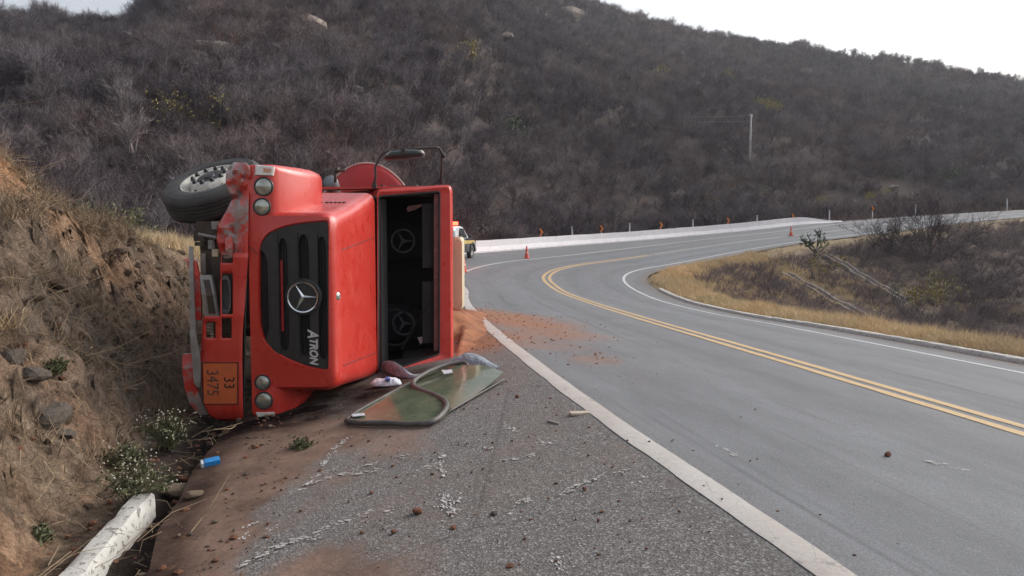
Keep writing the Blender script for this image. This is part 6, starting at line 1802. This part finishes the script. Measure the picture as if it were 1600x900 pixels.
for u, v, H, Wd, mat, n, sz, lab in [(1192, 184, 3.8, 3.6, 'olive_leaf', 1500, .20, 'olive-green tree crown just right of the utility pole top'), (798, 222, 3.2, 2.6, 'deep_green', 700, .16, 'dark green leafy shrub in the middle of the lower hill'), (733, 107, 3.2, 2.4, 'olive_leaf', 420, .18, 'yellow-green shrub in the middle of the upper hill'), (1030, 128, 3.6, 3.0, 'olive_leaf', 420, .18, 'olive shrub right of the middle of the upper hill'), (1135, 132, 3.4, 2.6, 'olive_leaf', 360, .18, 'olive shrub above the utility pole'), (893, 137, 3.0, 2.2, 'deep_green', 420, .16, 'dark green shrub on the hill left of the wires'),
        (1278, 319, 1.2, 2.4, 'olive_leaf', 480, .09, 'spreading yellow shrub beside the far end of the barrier'), (1358, 322, 1.6, 1.6, 'olive_leaf', 420, .09, 'yellow shrub just behind the last chevron sign'), (1385, 312, 1.5, 2.4, 'olive_leaf', 420, .09, 'yellow-green shrub right of the last chevron sign'), (1480, 292, 2.6, 3.2, 'deep_green', 700, .12, 'dark green shrub by the pale bare patch above the far road'), (1100, 330, 2.0, 3.0, 'olive_leaf', 300, .10, 'greenish shrub behind the barrier under the utility pole'), (1180, 318, 2.2, 3.4, 'deep_green', 300, .10, 'green-tinged shrub behind the barrier right of the pole'),
        (1280, 445, 1.7, 1.6, 'olive_leaf', 420, .06, 'olive bush growing over the nearer concrete drain'), (1432, 488, 1.5, 1.7, 'olive_leaf', 600, .06, 'olive bush at the bottom of the basin left'), (1470, 470, 1.4, 2.2, 'olive_leaf', 500, .06, 'yellow-olive bush in the basin beside the purple scrub'), (1400, 482, 1.1, 1.2, 'deep_green', 300, .05, 'small dark green bush at the end of the farther drain'), (275, 225, 2.6, 2.4, 'olive_leaf', 420, .08, 'olive shrub on the left hillside above the wheel')]:
    p = ground_hit(u, v, 0, 330); leafy(p, H, Wd, mat, n, sz, lab)
p = ground_hit(1452, 405); s_, t_ = twig_bush(4.6, 1.15, 22, 14, 12, .020)
plant('bare_tree', p, 'large leafless bush spreading in front of the far road on the right', 'tree', t_, M['twig'], s_, M['bark'])
p = ground_hit(1390, 395); s_, t_ = twig_bush(2.6, 1.25, 18, 12, 10, .016)
plant('bare_tree', p, 'lower leafless bush left of the large leafless bush', 'tree', t_, M['twig'], s_, M['bark'])
# green cactus-like shrub at the head of the farther drain
def cactus(p, lab, arms, H, k=1.0):
    r_ = tag(empty('cactus', p), lab, 'cactus')
    MB().tube([(0, 0, -.2), (.03, 0, H * .3), (.0, 0, H * .55)], [.07, .06, .04], 6).build('trunk', M['pale_bark'], r_)
    for (dx, z0, z1, nl) in arms:
        mb = MB(); a = Vector((0, 0, H * z0 * .8)); b = Vector((dx, rnd.gauss(0, .2), H * z1))
        mb.tube([a, a.lerp(b, .55) + Vector((0, 0, -.08)), b], [.03, .035, .02], 5)
        for j in range(nl):
            c_ = a.lerp(b, rnd.uniform(.55, 1.05)) + rvec(.05); d = (rvec(.6) + Vector((0, 0, .5))).normalized(); L = rnd.uniform(.22, .42) * k; s_ = d.orthogonal().normalized() * L * .16
            e = c_ + d * L; q = c_.lerp(e, .5); o = len(mb.v)
            mb.v.extend([tuple(c_), tuple(q + s_), tuple(e), tuple(q - s_), tuple(q + d.cross(s_) * .5)]); mb.f += [(o, o + 1, o + 4), (o + 1, o + 2, o + 4), (o + 2, o + 3, o + 4), (o + 3, o, o + 4)]; mb.m += [0] * 4
        mb.build('arm', M['deep_green'], r_, smooth=False)
    return r_
cactus(ground_hit(1276, 406), 'green branching cactus-like plant in front of the far road', [(-1.05, .35, .85, 26), (-.75, .3, .78, 22), (-.45, .3, .62, 20), (-.55, .4, .95, 12), (.12, .5, 1.12, 18), (.42, .4, .85, 18), (.30, .5, 1.2, 10), (.6, .3, .62, 14)], 1.55)
cactus(ground_hit(1388, 385), 'small green cactus-like plant left of the large leafless bush', [(-.5, .3, .8, 14), (.1, .5, 1.0, 12), (.5, .4, .95, 12)], 1.2)

# ------------------------------------------------------------------ evening haze
HAZE = 0.00042
hz_ = MB().box((0, 260, 60), (1340, 1140, 164)).build('haze', (lambda m: m)(bpy.data.materials.new('thin_haze')))
hz_['kind'] = 'stuff'
hm = hz_.data.materials[0]; hm.use_nodes = True
for n_ in list(hm.node_tree.nodes):
    if n_.type == 'BSDF_PRINCIPLED': hm.node_tree.nodes.remove(n_)
pv = hm.node_tree.nodes.new('ShaderNodeVolumePrincipled')
pv.inputs['Color'].default_value = (.86, .88, .92, 1); pv.inputs['Density'].default_value = HAZE; pv.inputs['Anisotropy'].default_value = .2
hm.node_tree.links.new(pv.outputs[0], hm.node_tree.nodes['Material Output'].inputs['Volume'])
print('ground z range', GZ.min(), GZ.max())
